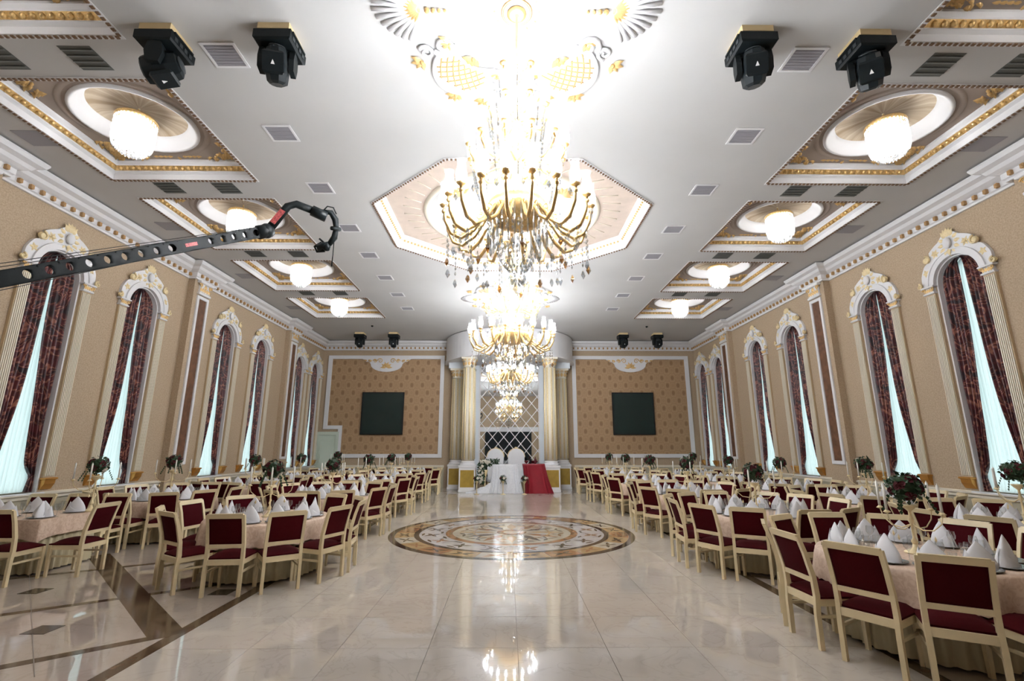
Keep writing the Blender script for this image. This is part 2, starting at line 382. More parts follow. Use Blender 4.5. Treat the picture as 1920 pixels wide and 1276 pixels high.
for k in range(16):
    a = k*PI/8; c = (1.7*math.cos(a), 1.7*math.sin(a)); sg = -1 if k % 2 else 1
    part('scroll_inlay', MB().spiral(c, .19, 1.0, .022, a+PI, sg, 'xy', -.013, n=14), ('stone_dark', 'stone_brown')[k % 2], med)
    for q in range(4): leafp(1.7, a+.19, a+q*PI/2+.6*sg, .20, .085, ('stone_terra', 'stone_dark', 'stone_brown')[k % 3])
    leafp(1.87, a+.06, a+PI/2, .3, .06, ('stone_brown', 'stone_dark')[k % 2]); leafp(1.5, a+.1, a-PI/2, .25, .06, ('stone_brown', 'stone_dark')[k % 2])
part('terracotta_ring', fullring(1.27, 1.415, .005), 'stone_terra', med)
part('centre_disc', fullring(.01, 1.265, .004), 'stone_cream', med)
for k in range(12):
    a = k*PI/6
    leafp(.35, a, a, .8, .2, ('stone_tan', 'stone_brown', 'stone_terra')[k % 3]); m_ = ('stone_dark', 'stone_brown', 'stone_terra')[k % 3]
    for q in (-1, 1): leafp(1.02, a+.26, a+.26+q*1.2, .24, .07, m_); leafp(1.0, a+.26, a+.26+PI+q*.5, .34, .05, m_)
part('inner_thin_ring', fullring(.80, .84, .0048), 'stone_tan', med)
part('centre_ring', fullring(.18, .32, .006), 'stone_terra', med)

# ================================================================== WALLS
def arch_pts(yc, n=14): return [(yc-HALF*math.cos(PI*k/n), SPRING+HALF*math.sin(PI*k/n)) for k in range(n+1)]
def side_wall(s, name):
    mb = MB(); X = s*W; D = s*.3
    def q(y0, y1, z0, z1): mb.quad(*[(X, y, z) for y, z in ((y0, z0), (y1, z0), (y1, z1), (y0, z1))])
    edges = [YR]
    for y in WINALL: edges += [y-HALF, y+HALF]
    edges.append(YB)
    for i in range(0, len(edges), 2): q(edges[i], edges[i+1], 0, H)
    for y in WINALL:
        q(y-HALF, y+HALF, 0, SILL); A = arch_pts(y)
        for (a0, z0), (a1, z1) in zip(A, A[1:]): mb.quad((X, a0, z0), (X, a1, z1), (X, a1, H), (X, a0, H))
        loop = [(y-HALF, SILL)]+A+[(y+HALF, SILL)]
        for (a0, z0), (a1, z1) in zip(loop, loop[1:]+loop[:1]): mb.quad((X, a0, z0), (X, a1, z1), (X+D, a1, z1), (X+D, a0, z0))
    o = part(name, mb, 'wall_plaster'); tag(o, 'sand textured plaster wall', kind='structure'); return o
wl = side_wall(-1, 'wall_left'); wr = side_wall(1, 'wall_right')
wb = part('wall_back', MB().quad((-W, YB, 0), (W, YB, 0), (W, YB, H), (-W, YB, H)), 'wall_plaster'); tag(wb, 'brown plaster wall behind the wedding table', kind='structure')
wq = part('wall_rear', MB().quad((-W, YR, 0), (W, YR, 0), (W, YR, H), (-W, YR, H)), 'wall_plaster'); tag(wq, 'brown wall opposite the mirror', kind='structure')
part('stage_curtain', MB().box(-2.3, 2.3, YR+.01, YR+.06, 0, 3.3), 'black_curtain', wq)
part('stage_trim', MB().box(-3.2, 3.2, YR+.01, YR+.12, 3.3, 3.75), 'white', wq)

# dado and chair rail
for s, nm in ((-1, 'left'), (1, 'right')):
    o = empty('baseboard_'+nm); tag(o, 'cream chair rail and low panelling along the %s wall' % nm, kind='structure')
    x0, x1 = sorted((s*W, s*(W-.02))); part('panelling', MB().box(x0, x1, YR, YB, 0, .86), 'dado', o)
    x0, x1 = sorted((s*W, s*(W-.06))); mb = MB(); mb.box(x0, x1, YR, YB, .86, .98)
    x0, x1 = sorted((s*W, s*(W-.1))); mb.box(x0, x1, YR, YB, .93, .97); part('chair_rail', mb, 'cream', o)
o = empty('baseboard_back'); tag(o, 'cream chair rail and low panelling on the back wall', kind='structure')
for x0, x1 in ((-7.9, -3.0), (3.0, W)):
    part('panelling', MB().box(x0, x1, YB-.02, YB, 0, .9), 'dado', o); part('chair_rail', MB().box(x0, x1, YB-.07, YB, .9, 1.0), 'cream', o)

# ================================================================== CEILING
mb = MB()
def cq(x0, x1, y0, y1): mb.quad((x0, y0, H), (x0, y1, H), (x1, y1, H), (x1, y0, H))
for s in (-1, 1):
    for a, b_ in ((TRAYX1, W), (2.9, TRAYX0)):
        x0, x1 = sorted((s*a, s*b_)); cq(x0, x1, YR, YB)
    x0, x1 = sorted((s*TRAYX0, s*TRAYX1)); y = YR
    for t in TRAYY: cq(x0, x1, y, t); y = t+TRAYL
    cq(x0, x1, y, YB)
cq(-2.9, 2.9, YR, 7.55); cq(-2.9, 2.9, 12.9, YB)
for s in (-1, 1):
    mb.add([(s*1.2, 7.55, H), (s*2.9, 7.55, H), (s*2.9, 9.1, H)], [(0, 1, 2)]); mb.add([(s*1.2, 12.9, H), (s*2.9, 12.9, H), (s*2.9, 11.3, H)], [(0, 1, 2)])
ce = part('ceiling', mb, 'ceiling'); tag(ce, 'pale painted ceiling with coffers and vents', kind='structure')

# coffers
def rect_loop(x0, x1, y0, y1, i): return [(x0+i, y0+i), (x1-i, y0+i), (x1-i, y1-i), (x0+i, y1-i)]
hx, hy = (TRAYX1-TRAYX0)/2, TRAYL/2; ZT = .33
def frame(i0, i1, z0, z1): return MB().strip(rect_loop(-hx, hx, -hy, hy, i1), rect_loop(-hx, hx, -hy, hy, i0), z0, z1, 'xy', True)
mb = MB()
for a, z0, b_, z1 in ((0, 0, .0, .1), (0, .1, .05, .13), (.05, .13, .05, .15)):
    l0, l1 = rect_loop(-hx, hx, -hy, hy, a), rect_loop(-hx, hx, -hy, hy, b_)
    for k in range(4):
        j = (k+1) % 4; mb.quad((*l0[k], z0), (*l0[j], z0), (*l1[j], z1), (*l1[k], z1))
me_lo = mb.mesh('white_moulding', 'white')
mb = MB()
for a, z0, b_, z1 in ((.11, .22, .11, .25), (.11, .25, .15, .29), (.15, .29, .15, ZT)):
    l0, l1 = rect_loop(-hx, hx, -hy, hy, a), rect_loop(-hx, hx, -hy, hy, b_)
    for k in range(4):
        j = (k+1) % 4; mb.quad((*l0[k], z0), (*l0[j], z0), (*l1[j], z1), (*l1[k], z1))
me_hi = mb.mesh('white_moulding', 'white')
mb = MB(); l0, l1 = rect_loop(-hx, hx, -hy, hy, .05), rect_loop(-hx, hx, -hy, hy, .11)
for k in range(4):
    j = (k+1) % 4; mb.quad((*l0[k], .15), (*l0[j], .15), (*l1[j], .22), (*l1[k], .22))
    a, b_ = Vector((*l0[k], .185)), Vector((*l0[j], .185)); n = int((b_-a).length/.115); ctr = Vector((0, 0, .185))
    for q_ in range(1, n):
        p = a.lerp(b_, q_/n); inn = Vector((.03 if p.x < 0 else -.03, 0, 0)) if abs(abs(p.x)-(hx-.05)) < .01 else Vector((0, .03 if p.y < 0 else -.03, 0))
        mb.ball(p+inn, .046, 6, 4, sc=(.9, .9, 1))
me_gold = mb.mesh('gold_beading', 'gold')
mb = MB(); dl = rect_loop(-hx, hx, -hy, hy, -.035)
for k in range(4):
    a, b_ = Vector(dl[k]), Vector(dl[(k+1) % 4]); n = int((b_-a).length/.075)
    for q_ in range(n):
        p = a.lerp(b_, (q_+.5)/n); mb.box(p.x-.02, p.x+.02, p.y-.02, p.y+.02, -.022, 0)
me_dent = mb.mesh('dentil_row', 'dentil_brown')
mb = MB().strip(rect_loop(-hx, hx, -hy, hy, 0), rect_loop(-hx, hx, -hy, hy, -.07), -.008, 0, 'xy', True); me_edge = mb.mesh('dentil_band', 'white')
EX, EY = .92, .84
def ell(kx, n=48): return [(EX*kx*math.cos(2*PI*k/n), EY*kx*math.sin(2*PI*k/n)) for k in range(n)]
RX, RY = hx-.15, hy-.15
mb = MB(); A_ = sorted([2*PI*k/48 for k in range(48)]+[math.atan2(sy*RY, sx*RX) % (2*PI) for sx in (-1, 1) for sy in (-1, 1)]); rc = []
for a in A_:
    c_, s_ = math.cos(a), math.sin(a); m_ = max(abs(c_)/RX, abs(s_)/RY); rc.append((c_/m_, s_/m_))
me_top = mb.strip([(EX*.95*math.cos(a), EY*.95*math.sin(a)) for a in A_], rc, ZT, ZT+.004, 'xy', True).mesh('coffer_panel', 'taupe')
def ellme(steps, name, m):
    mb = MB(); vs = []; fs = []; nn = 48
    for kx, z in steps: vs += [(*p, z) for p in ell(kx)]
    for i in range(len(steps)-1):
        for k in range(nn): fs.append((i*nn+k, i*nn+(k+1) % nn, (i+1)*nn+(k+1) % nn, (i+1)*nn+k))
    return mb.add(vs, fs, True).mesh(name, m)
me_oval = ellme([(1.0, ZT), (1.0, ZT-.03), (.97, ZT-.05), (.93, ZT-.04), (.91, ZT), (.88, ZT+.01), (.86, ZT+.06), (.80, ZT+.09), (.77, ZT+.17)], 'oval_moulding', 'white')
me_oval2 = ellme([(1.16, ZT-.001), (1.14, ZT-.014), (1.08, ZT-.014), (1.06, ZT-.001)], 'outer_oval_moulding', 'taupe')
me_dome = ellme([(.78, ZT+.16), (.68, ZT+.19), (.4, ZT+.21), (.02, ZT+.215)], 'painted_oval', 'oval_paint')
# gilt corner spray, drawn for the +x +y corner
mb = MB(); cx, cy = hx-.2, hy-.2; Z = Matrix.Translation((0, 0, ZT)) @ Matrix.Diagonal((1, 1, -1, 1))
rr = random.Random(3)
for k in range(70):
    a = PI+rr.random()*PI/2; e = abs(a-PI*1.25)/(PI/4); d = .03+rr.random()*(.24+.34*e*e); mb.leaf((cx+d*math.cos(a), cy+d*math.sin(a)), rr.random()*6.3, .075+.05*rr.random(), .05, .05+.02*rr.random(), 'xy', Z)
for k, (ux, uy) in enumerate(((-.22, -.06), (-.06, -.22), (-.13, -.13))): mb.spiral((cx+ux, cy+uy), .06, 1.3, .016, k, 1, 'xy', ZT-.02, n=12)
me_corner = mb.mesh('gilt_corner_ornament', 'gold_paint')
mb = MB()
for k in range(-4, 5):
    x = k*.085; mb.leaf((x, 0), (0 if k > 0 else PI) if k else PI/2, .12, .055, .03, 'xy', Matrix.Translation((0, hy-.24, ZT)) @ Matrix.Diagonal((1, 1, -1, 1)))
me_mid = mb.mesh('gilt_side_ornament', 'gold_paint')
# crystal ceiling lamp
mb = MB().lathe([(.02, .0), (.33, 0), (.345, -.025), (.33, -.05), (.02, -.05)], 24); me_lrim = mb.mesh('gilt_rim', 'gold')
mb = MB(); rr = random.Random(5)
for rad, zt, zb, n in ((.325, -.05, -.52, 34), (.26, -.05, -.60, 26), (.18, -.1, -.64, 16)):
    for k in range(n):
        a = 2*PI*k/n; z = zt
        while z > zb:
            zz = max(z-.075, zb); rd = rad*(1-.10*max(0, (-.35-z))/.2); c = Vector((rd*math.cos(a), rd*math.sin(a), (z+zz)/2)); j = rr.random()*.5
            mb.lathe([(.001, -.036), (.03, -.006), (.03, .006), (.001, .036)], 4, Matrix.Translation(c) @ Matrix.Rotation(a+j, 4, 'Z') @ Matrix.Diagonal((.5, 1, 1, 1)), False, False); z -= .075
me_lcry = mb.mesh('crystal_drops', 'lamp_crystal')
mb = MB().lathe([(.02, -.10), (.12, -.12), (.13, -.3), (.11, -.42), (.02, -.47)], 10); me_lglow = mb.mesh('glowing_diffuser', 'lamp_glow')
for s, nm in ((-1, 'left'), (1, 'right')):
    for k, t in enumerate(TRAYY):
        c = (s*(TRAYX0+TRAYX1)/2, t+hy, H)
        tr = trim(c, 0, '%s ceiling coffer on the %s, counting from the camera' % (ORD[k], nm))
        for me in (me_edge, me_lo, me_hi, me_gold, me_top, me_oval, me_oval2, me_dome, me_mid): put(me.name.split('.')[0], me, tr)
        d = put('dentil_row', me_dent, tr); d['kind'] = 'stuff'
        for q_ in range(4):
            sx, sy = ((1, 1), (-1, 1), (-1, -1), (1, -1))[q_]; put('gilt_corner_ornament', me_corner, tr, scale=(sx, sy, 1))
        lp = empty('crystal_ceiling_lamp', (c[0], c[1], H+ZT+.02)); lp.scale = (.88, .88, 1.0); tag(lp, 'lit crystal drum lamp in the %s ceiling coffer from the camera, %s side' % (ORD[k], nm) if k else 'unseen crystal drum lamp added to light the foreground, coffer beside the camera, %s side' % nm, 'ceiling lamp', 'crystal lamps in the ceiling coffers')  # the first coffer's lamp is out of view, added to brighten the foreground
        put('gilt_rim', me_lrim, lp); part('ceiling_rod', MB().tube([(0, 0, -.01), (0, 0, .195)], .02, 8), 'gold', lp); o = put('crystal_drops', me_lcry, lp); o['kind'] = 'stuff'; put('glowing_diffuser', me_lglow, lp)

# octagon coffer
octc = Vector((0, 10.22)); tr = trim((0, 10.22, H), 0, 'octagonal ceiling coffer above the dance floor')
def octl(k): return [((x)*k, (y-10.22)*k) for x, y in OCT]
def octband(steps, m, name):
    mb = MB()
    for (k0, z0), (k1, z1) in zip(steps, steps[1:]):
        a, b_ = octl(k0), octl(k1)
        for i in range(8):
            j = (i+1) % 8; mb.quad((*a[i], z0), (*a[j], z0), (*b_[j], z1), (*b_[i], z1))
    return part(name, mb, m, tr)
octband([(1, 0), (1, .1), (.985, .12), (.985, .15)], 'white', 'white_moulding'); octband([(.965, .2), (.965, .22), (.945, .26), (.945, .3)], 'white', 'white_moulding'); octband([(.985, .15), (.965, .2)], 'cream', 'bead_ground')
mb = MB(); a = octl(.972)
for i in range(8):
    p, q = Vector((*a[i], .175)), Vector((*a[(i+1) % 8], .175)); n = int((q-p).length/.1)
    for k in range(1, n): mb.ball(p.lerp(q, k/n), .026, 6, 4)
part('gold_beading', mb, 'gold', tr)
mb = MB(); mb.add([(*p, .3) for p in octl(.945)], [tuple(range(8))]); part('coffer_panel', mb, 'octagon_paint', tr)
mb = MB().strip(octl(1.0), octl(1.025), -.012, 0, 'xy', True); part('dentil_band', mb, 'white', tr)
mb = MB(); a = octl(1.013)
for i in range(8):
    p, q = Vector(a[i]), Vector(a[(i+1) % 8]); n = int((q-p).length/.075)
    for k in range(n): c = p.lerp(q, (k+.5)/n); mb.box(c.x-.018, c.x+.018, c.y-.018, c.y+.018, -.03, -.01)
o = part('dentil_row', mb, 'dentil_brown', tr); o['kind'] = 'stuff'
def ellring(a, b_, steps, name, m, n=64):
    mb = MB(); vs = []; fs = []
    for kx, z in steps: vs += [(a*kx*math.cos(2*PI*k/n), b_*kx*math.sin(2*PI*k/n), z) for k in range(n)]
    for i in range(len(steps)-1):
        for k in range(n): fs.append((i*n+k, i*n+(k+1) % n, (i+1)*n+(k+1) % n, (i+1)*n+k))
    return part(name, mb.add(vs, fs, True), m, tr)
ellring(2.05, 1.95, [(1, .3), (.99, .26), (.95, .255), (.93, .29)], 'oval_moulding', 'cream')
ellring(2.05, 1.95, [(.93, .288), (.5, .284), (.02, .282)], 'painted_oval', 'ceiling')
for k in range(40):
    a = 2*PI*k/40; mb = MB(); r0, r1 = 2.15, 2.45
    p0, p1 = Vector((2.12*math.cos(a), 2.02*math.sin(a), .296)), Vector((2.5*math.cos(a+.05), 2.36*math.sin(a+.05), .296)); part('plaster_ray', MB().tube([p0, p1], .012, 4), 'cream', tr)
for k in range(4):
    a = PI/4+k*PI/2; mb = MB(); Z = Matrix.Translation((1.5*math.cos(a), 1.42*math.sin(a), .285)) @ Matrix.Diagonal((1, 1, -1, 1))
    for q_ in range(7): mb.leaf((0, 0), a+(q_-3)*.45, .28, .12, .04, 'xy', Z)
    part('gilt_ornament', mb, 'gold_paint', tr)

# ------------------------------------------------------------------ cornice
def cornice(path, name, mods, label):
    # profile: (projection, z)
    prof = [(.0, 6.36), (.05, 6.36), (.05, 6.40), (.08, 6.42), (.08, 6.52), (.13, 6.54), (.2, 6.58), (.24, 6.64), (.33, 6.68), (.36, 6.74), (.36, 6.77), (.0, 6.77)]
    tr = trim((0, 0, 0), 0, label); n = len(path); mb = MB(); vs = []
    for i, p in enumerate(path):
        p = Vector(p); d0 = (p-Vector(path[i-1])).normalized() if i else None; d1 = (Vector(path[i+1])-p).normalized() if i < n-1 else None
        nr = lambda d: Vector((-d.y, d.x))
        if d0 is None: off = nr(d1)
        elif d1 is None: off = nr(d0)
        else:
            m_ = nr(d0)+nr(d1); off = m_/max(m_.dot(nr(d0)), .3) if m_.length > 1e-4 else nr(d0)
        for w, z in prof: q = p+off*w; vs.append((q.x, q.y, z))
    np_ = len(prof); fs = []
    for i in range(n-1):
        for k in range(np_-1): fs.append((i*np_+k, (i+1)*np_+k, (i+1)*np_+k+1, i*np_+k+1))
    part('moulding', mb.add(vs, fs), 'white', tr)
    me = bpy.data.meshes.get('modillion_me')
    if not me:
        me = MB().cbox(-.03, .03, -.03, .03, -.055, .04, .012).add([(-.03, -.035, -.04), (.03, -.035, -.04), (0, -.05, .0), (0, -.035, -.06)], [(0, 1, 2), (0, 3, 1)]).mesh('modillion_me', 'modillion_gold')
    for i in range(n-1):
        a, b_ = Vector(path[i]), Vector(path[i+1]); L_ = (b_-a).length
        if L_ < .25: continue
        d = (b_-a).normalized(); nr_ = Vector((-d.y, d.x)); k = int(L_/.205)
        for q_ in range(k):
            p = a.lerp(b_, (q_+.5)/k)+nr_*.105
            if abs(p.x) > 8 and p.y < 4.8: continue
            put('modillion', me, tr, (p.x, p.y, 6.47), (0, 0, math.atan2(d.y, d.x)+PI))
def wallpath(s):
    ys = [YR]; P = [(s*W, YR)]
    for y in PILY: P += [(s*W, y-.42), (s*(W-.2), y-.42), (s*(W-.2), y+.42), (s*W, y+.42)]
    P.append((s*W, YB)); return P
pr = wallpath(1); cornice(pr, 'c', True, 'white cornice with gilt modillions along the right wall')          # room lies to the left of travel
pl_ = wallpath(-1)[::-1]; cornice(pl_, 'c', True, 'white cornice with gilt modillions along the left wall')
cornice([(W, YB), (3.0, YB)], 'c', True, 'white cornice on the back wall right of the mirror niche')
cornice([(-3.0, YB), (-W, YB)], 'c', True, 'white cornice on the back wall left of the mirror niche')

# ------------------------------------------------------------------ wall pilasters
mb = MB().box(-.4, .4, 0, .18, 0, 6.4); me_pb = mb.mesh('pilaster_shaft', 'wall_plaster')
mb = MB()
for x0, x1, z0, z1 in ((-.25, -.17, 1.35, 5.95), (.17, .25, 1.35, 5.95), (-.17, .17, 1.35, 1.45), (-.17, .17, 5.86, 5.95)): mb.cbox(x0, x1, .18, .22, z0, z1, .012)
me_pf = mb.mesh('panel_frame', 'white')
me_pp = MB().box(-.17, .17, .18, .188, 1.45, 5.86).mesh('inlaid_panel', 'brown_panel')
mb = MB().cbox(-.26, .26, .18, .25, 5.98, 6.05, .015); mb.cbox(-.22, .22, .18, .23, 6.05, 6.3, .01); mb.cbox(-.3, .3, .18, .29, 6.3, 6.37, .015)
me_pc = mb.mesh('capital', 'white')
mb = MB(); Zc = Matrix.Translation((0, .23, 0))
for k in range(5): mb.leaf((-.18+.09*k, 6.06), PI/2, .15, .09, .04, 'xz', Zc)
for sx in (-1, 1): mb.spiral((sx*.2, 6.25), .065, 1.4, .02, 0 if sx > 0 else PI, sx, 'xz', .24)
mb.leaf((0, 6.16), PI/2, .15, .13, .05, 'xz', Zc)
me_pg = mb.mesh('gilt_leaves', 'gold_paint')
for s, nm in ((-1, 'left'), (1, 'right')):
    for k, y in enumerate(PILY):
        tr = trim((s*W, y, 0), s*PI/2, '%s pilaster with brown inlaid panel on the %s wall' % (ORD[k], nm))
        for me, n_ in ((me_pb, 'pilaster_shaft'), (me_pf, 'panel_frame'), (me_pp, 'inlaid_panel'), (me_pc, 'capital')): o = put(n_, me, tr)
        put('gilt_leaves', me_pg, o)

# ------------------------------------------------------------------ windows
A = [PI*k/24 for k in range(25)]
arc = lambda r: [(-r*math.cos(a), SPRING+r*math.sin(a)) for a in A]
me_arch = MB().strip(arc(HALF-.005), arc(HALF+.1), -.03, .075).strip(arc(HALF+.1), arc(HALF+.13), -.0, .095).mesh('arch_moulding', 'white')
def rout(a):
    d = abs(math.degrees(a)-90)     # 0 = top
    t = [(0, 1.0), (8, .97), (14, .90), (34, .87), (36, .80), (46, .76), (52, .80), (70, .80), (90, .74)]
    for (d0, r0), (d1, r1) in zip(t, t[1:]):
        if d <= d1: return r0+(r1-r0)*(d-d0)/(d1-d0)
    return .74
B_ = [PI*k/60 for k in range(61)]
me_crown = MB().strip([(-(HALF+.12)*math.cos(a), SPRING+(HALF+.12)*math.sin(a)) for a in B_], [(-rout(a)*math.cos(a), SPRING+rout(a)*math.sin(a)) for a in B_], 0, .06).mesh('crest_panel', 'white')
mb = MB(); Zf = Matrix.Translation((0, .06, 0))
for sx in (-1, 1):
    for d, r in ((42, .80), (84, .80)):
        c = (sx*r*math.sin(R(d)), SPRING+r*math.cos(R(d))); mb.ball((c[0], .07, c[1]), .075 if d == 42 else .05, 10, 5, sc=(1, .6, 1)); mb.spiral(c, .09 if d == 42 else .06, 1.3, .022, PI/2, sx, 'xz', .1)
    c = (sx*.74*math.sin(R(27)), SPRING+.74*math.cos(R(27))); mb.ball((c[0], .07, c[1]), .045, 8, 5)
    for k in range(6): mb.leaf(c, k*PI/3, .1, .05, .03, 'xz', Zf)
    c = (sx*.70*math.sin(R(62)), SPRING+.70*math.cos(R(62)))
    for k in range(5): mb.leaf(c, k*2*PI/5, .09, .05, .03, 'xz', Zf)
for k in range(12): mb.leaf((.11*math.sin(2*PI*k/12), 5.86+.15*math.cos(2*PI*k/12)), PI/2-2*PI*k/12, .14, .08, .05, 'xz', Zf)
for k in range(5): mb.leaf((0, 6.0), PI/2+(k-2)*.4, .2, .08, .06, 'xz', Zf)
mb.leaf((0, 5.74), -PI/2, .14, .1, .05, 'xz', Matrix.Translation((0, .09, 0)))
me_gilt = mb.mesh('gilt_crest', 'pale_gold')
me_ovalb = MB().ball((0, .1, 5.86), .1, 14, 8, sc=(.85, .5, 1.15)).mesh('white_cabochon', 'white')
# fluted window pilaster
def wpil(sx):
    x0, x1 = sorted((sx*.52, sx*.74)); mb = MB().box(x0, x1, 0, .05, 1.22, 4.96); return mb.mesh('window_pilaster', 'flute_tan'), x0, x1
me_wp = []
for sx in (-1, 1):
    me, x0, x1 = wpil(sx); mb = MB()
    for k in range(6):
        x = x0+.008+(x1-x0-.016)*(k+.5)/6; mb.cbox(x-.009, x+.009, .05, .068, 1.26, 4.93, .005)
    me2 = mb.mesh('fluting', 'cream'); mb = MB(); mb.cbox(x0-.02, x1+.02, 0, .09, 4.96, 5.0, .012); mb.cbox(x0+.01, x1-.01, 0, .075, 5.0, 5.1, .008); mb.cbox(x0-.04, x1+.04, 0, .11, 5.1, 5.14, .012)
    me3 = mb.mesh('capital', 'white'); mb = MB(); xm = (x0+x1)/2; Zc = Matrix.Translation((0, .075, 0))
    for k in range(4): mb.leaf((x0+.035+.05*k, 5.0), PI/2, .1, .06, .03, 'xz', Zc)
    for q_ in (-1, 1): mb.spiral((xm+q_*.1, 5.07), .04, 1.3, .014, 0, q_, 'xz', .085)
    me4 = mb.mesh('gilt_leaves', 'gold_paint')
    mb = MB().prism([(0, 1.02), (.03, 1.02), (.09, 1.12), (.10, 1.2), (0, 1.2)], x0, x1, 'yz'); mb.cbox(x0-.02, x1+.02, 0, .12, 1.195, 1.235, .01)
    me5 = mb.mesh('gilt_console', 'copper_gold'); me_wp.append((me, me2, me3, me4, me5))
me_jamb = MB().strip([(HALF-.03, SILL), *[(-(-(HALF-.03))*math.cos(a), SPRING+(HALF-.03)*math.sin(a)) for a in A], (-(HALF-.03), SILL)], [(HALF, SILL), *[(HALF*math.cos(a), SPRING+HALF*math.sin(a)) for a in A], (-HALF, SILL)], -.3, 0).mesh('jamb_lining', 'white')
mb = MB(); lp = [(-HALF, SILL), *arc(HALF), (HALF, SILL)]; mb.add([(x, -.28, z) for x, z in lp], [tuple(range(len(lp)))]); me_pane = mb.mesh('pane', 'pane_glass')
me_sill = MB().cbox(-.56, .56, -.28, .1, SILL-.04, SILL, .01).mesh('sill', 'white')
# drapes and sheer, in window coordinates
def inner(z, g):
    if z >= 1.55: t = (5.5-z)/3.95; return g+.235*max(t, 0)**2.2
    if z >= 1.24: t = (1.55-z)/.31; return g+.235+(.41-g-.235)*(t*t*(3-2*t))
    return .41-.05*(1.24-z)/.26
def drape(sx, g):
    mb = MB(); rows, cols = 56, 30; vs = []; fs = []
    for i in range(rows+1):
        z = SILL+.005+(SPRING+HALF-.02-SILL)*i/rows
        xo = HALF-.035 if z < SPRING else math.sqrt(max((HALF-.035)**2-(z-SPRING)**2, .0001))
        xi = min(inner(z, g), xo-.004); zz = z
        for j in range(cols+1):
            t = j/cols; x = xo+(xi-xo)*t; sag = -.10*math.sin(PI*t)*math.exp(-((z-1.45)/.16)**2)
            y = -.1+.03*math.sin(t*2*PI*4.5+.6*math.sin(z*1.3))+.015*math.sin(z*2+t*9); vs.append((sx*x, y, max(zz+sag, SILL+.003)))
    for i in range(rows):
        for j in range(cols):
            q_ = (i*(cols+1)+j, i*(cols+1)+j+1, (i+1)*(cols+1)+j+1, (i+1)*(cols+1)+j); fs.append(q_ if sx < 0 else q_[::-1])
    return mb.add(vs, fs, True).mesh('drape', 'drape_damask')
me_dr = {g: (drape(-1, g), drape(1, g)) for g in (.02, .055)}
mb = MB(); vs = []; fs = []; rows, cols = 30, 80
for i in range(rows+1):
    z = SILL+.004+(SPRING+HALF-.03-SILL)*i/rows; xo = HALF-.03 if z < SPRING else math.sqrt(max((HALF-.03)**2-(z-SPRING)**2, .0004))
    for j in range(cols+1):
        t = j/cols*2-1; vs.append((xo*t, -.2+.022*math.sin(t*38+.5*math.sin(z*.8))+.01*math.sin(t*90), z))
for i in range(rows):
    for j in range(cols): fs.append((i*(cols+1)+j, i*(cols+1)+j+1, (i+1)*(cols+1)+j+1, (i+1)*(cols+1)+j))
me_sheer = mb.add(vs, fs, True).mesh('sheer_curtain', 'sheer_fabric')
wn = 0
for s, nm in ((-1, 'left'), (1, 'right')):
    for k, y in enumerate(WINALL):
        k -= 2; od = ORD[k] if k >= 0 else ('camera-side', 'next camera-side')[k+2]
        wn += 1; w = empty('window_%d' % wn, (s*W, y, 0), s*PI/2); tag(w, 'arched window with gilt crest, %s from the camera on the %s wall' % (od, nm), kind='structure')
        for me, n_ in ((me_arch, 'arch_moulding'), (me_jamb, 'jamb_lining'), (me_pane, 'pane'), (me_sill, 'sill')): put(n_, me, w)
        cr = put('crest_panel', me_crown, w); put('gilt_crest', me_gilt, cr); put('white_cabochon', me_ovalb, cr)
        for q_ in (0, 1):
            a1, a2, a3, a4, a5 = me_wp[q_]; p = put('window_pilaster', a1, w); put('fluting', a2, p); c_ = put('capital', a3, w); put('gilt_leaves', a4, c_); put('gilt_console', a5, w)
        g = .055 if (s > 0 and k == 0) else .02
        for q_, side in ((0, 0), (1, 1)):
            nearer = (q_ == 0) == (s > 0)
            o = put('drape', me_dr[g][q_], None, (s*W, y, 0), (0, 0, s*PI/2)); tag(o, 'burgundy damask drape, %s half of %s %s-wall window from camera' % ('nearer' if nearer else 'farther', od, nm), 'curtain', 'burgundy drapes at the arched windows')
        o = put('sheer_curtain', me_sheer, None, (s*W, y, 0), (0, 0, s*PI/2)); tag(o, 'daylit white sheer curtain in the %s %s-wall window from the camera' % (od, nm), 'sheer curtain', 'sheer curtains at the arched windows')

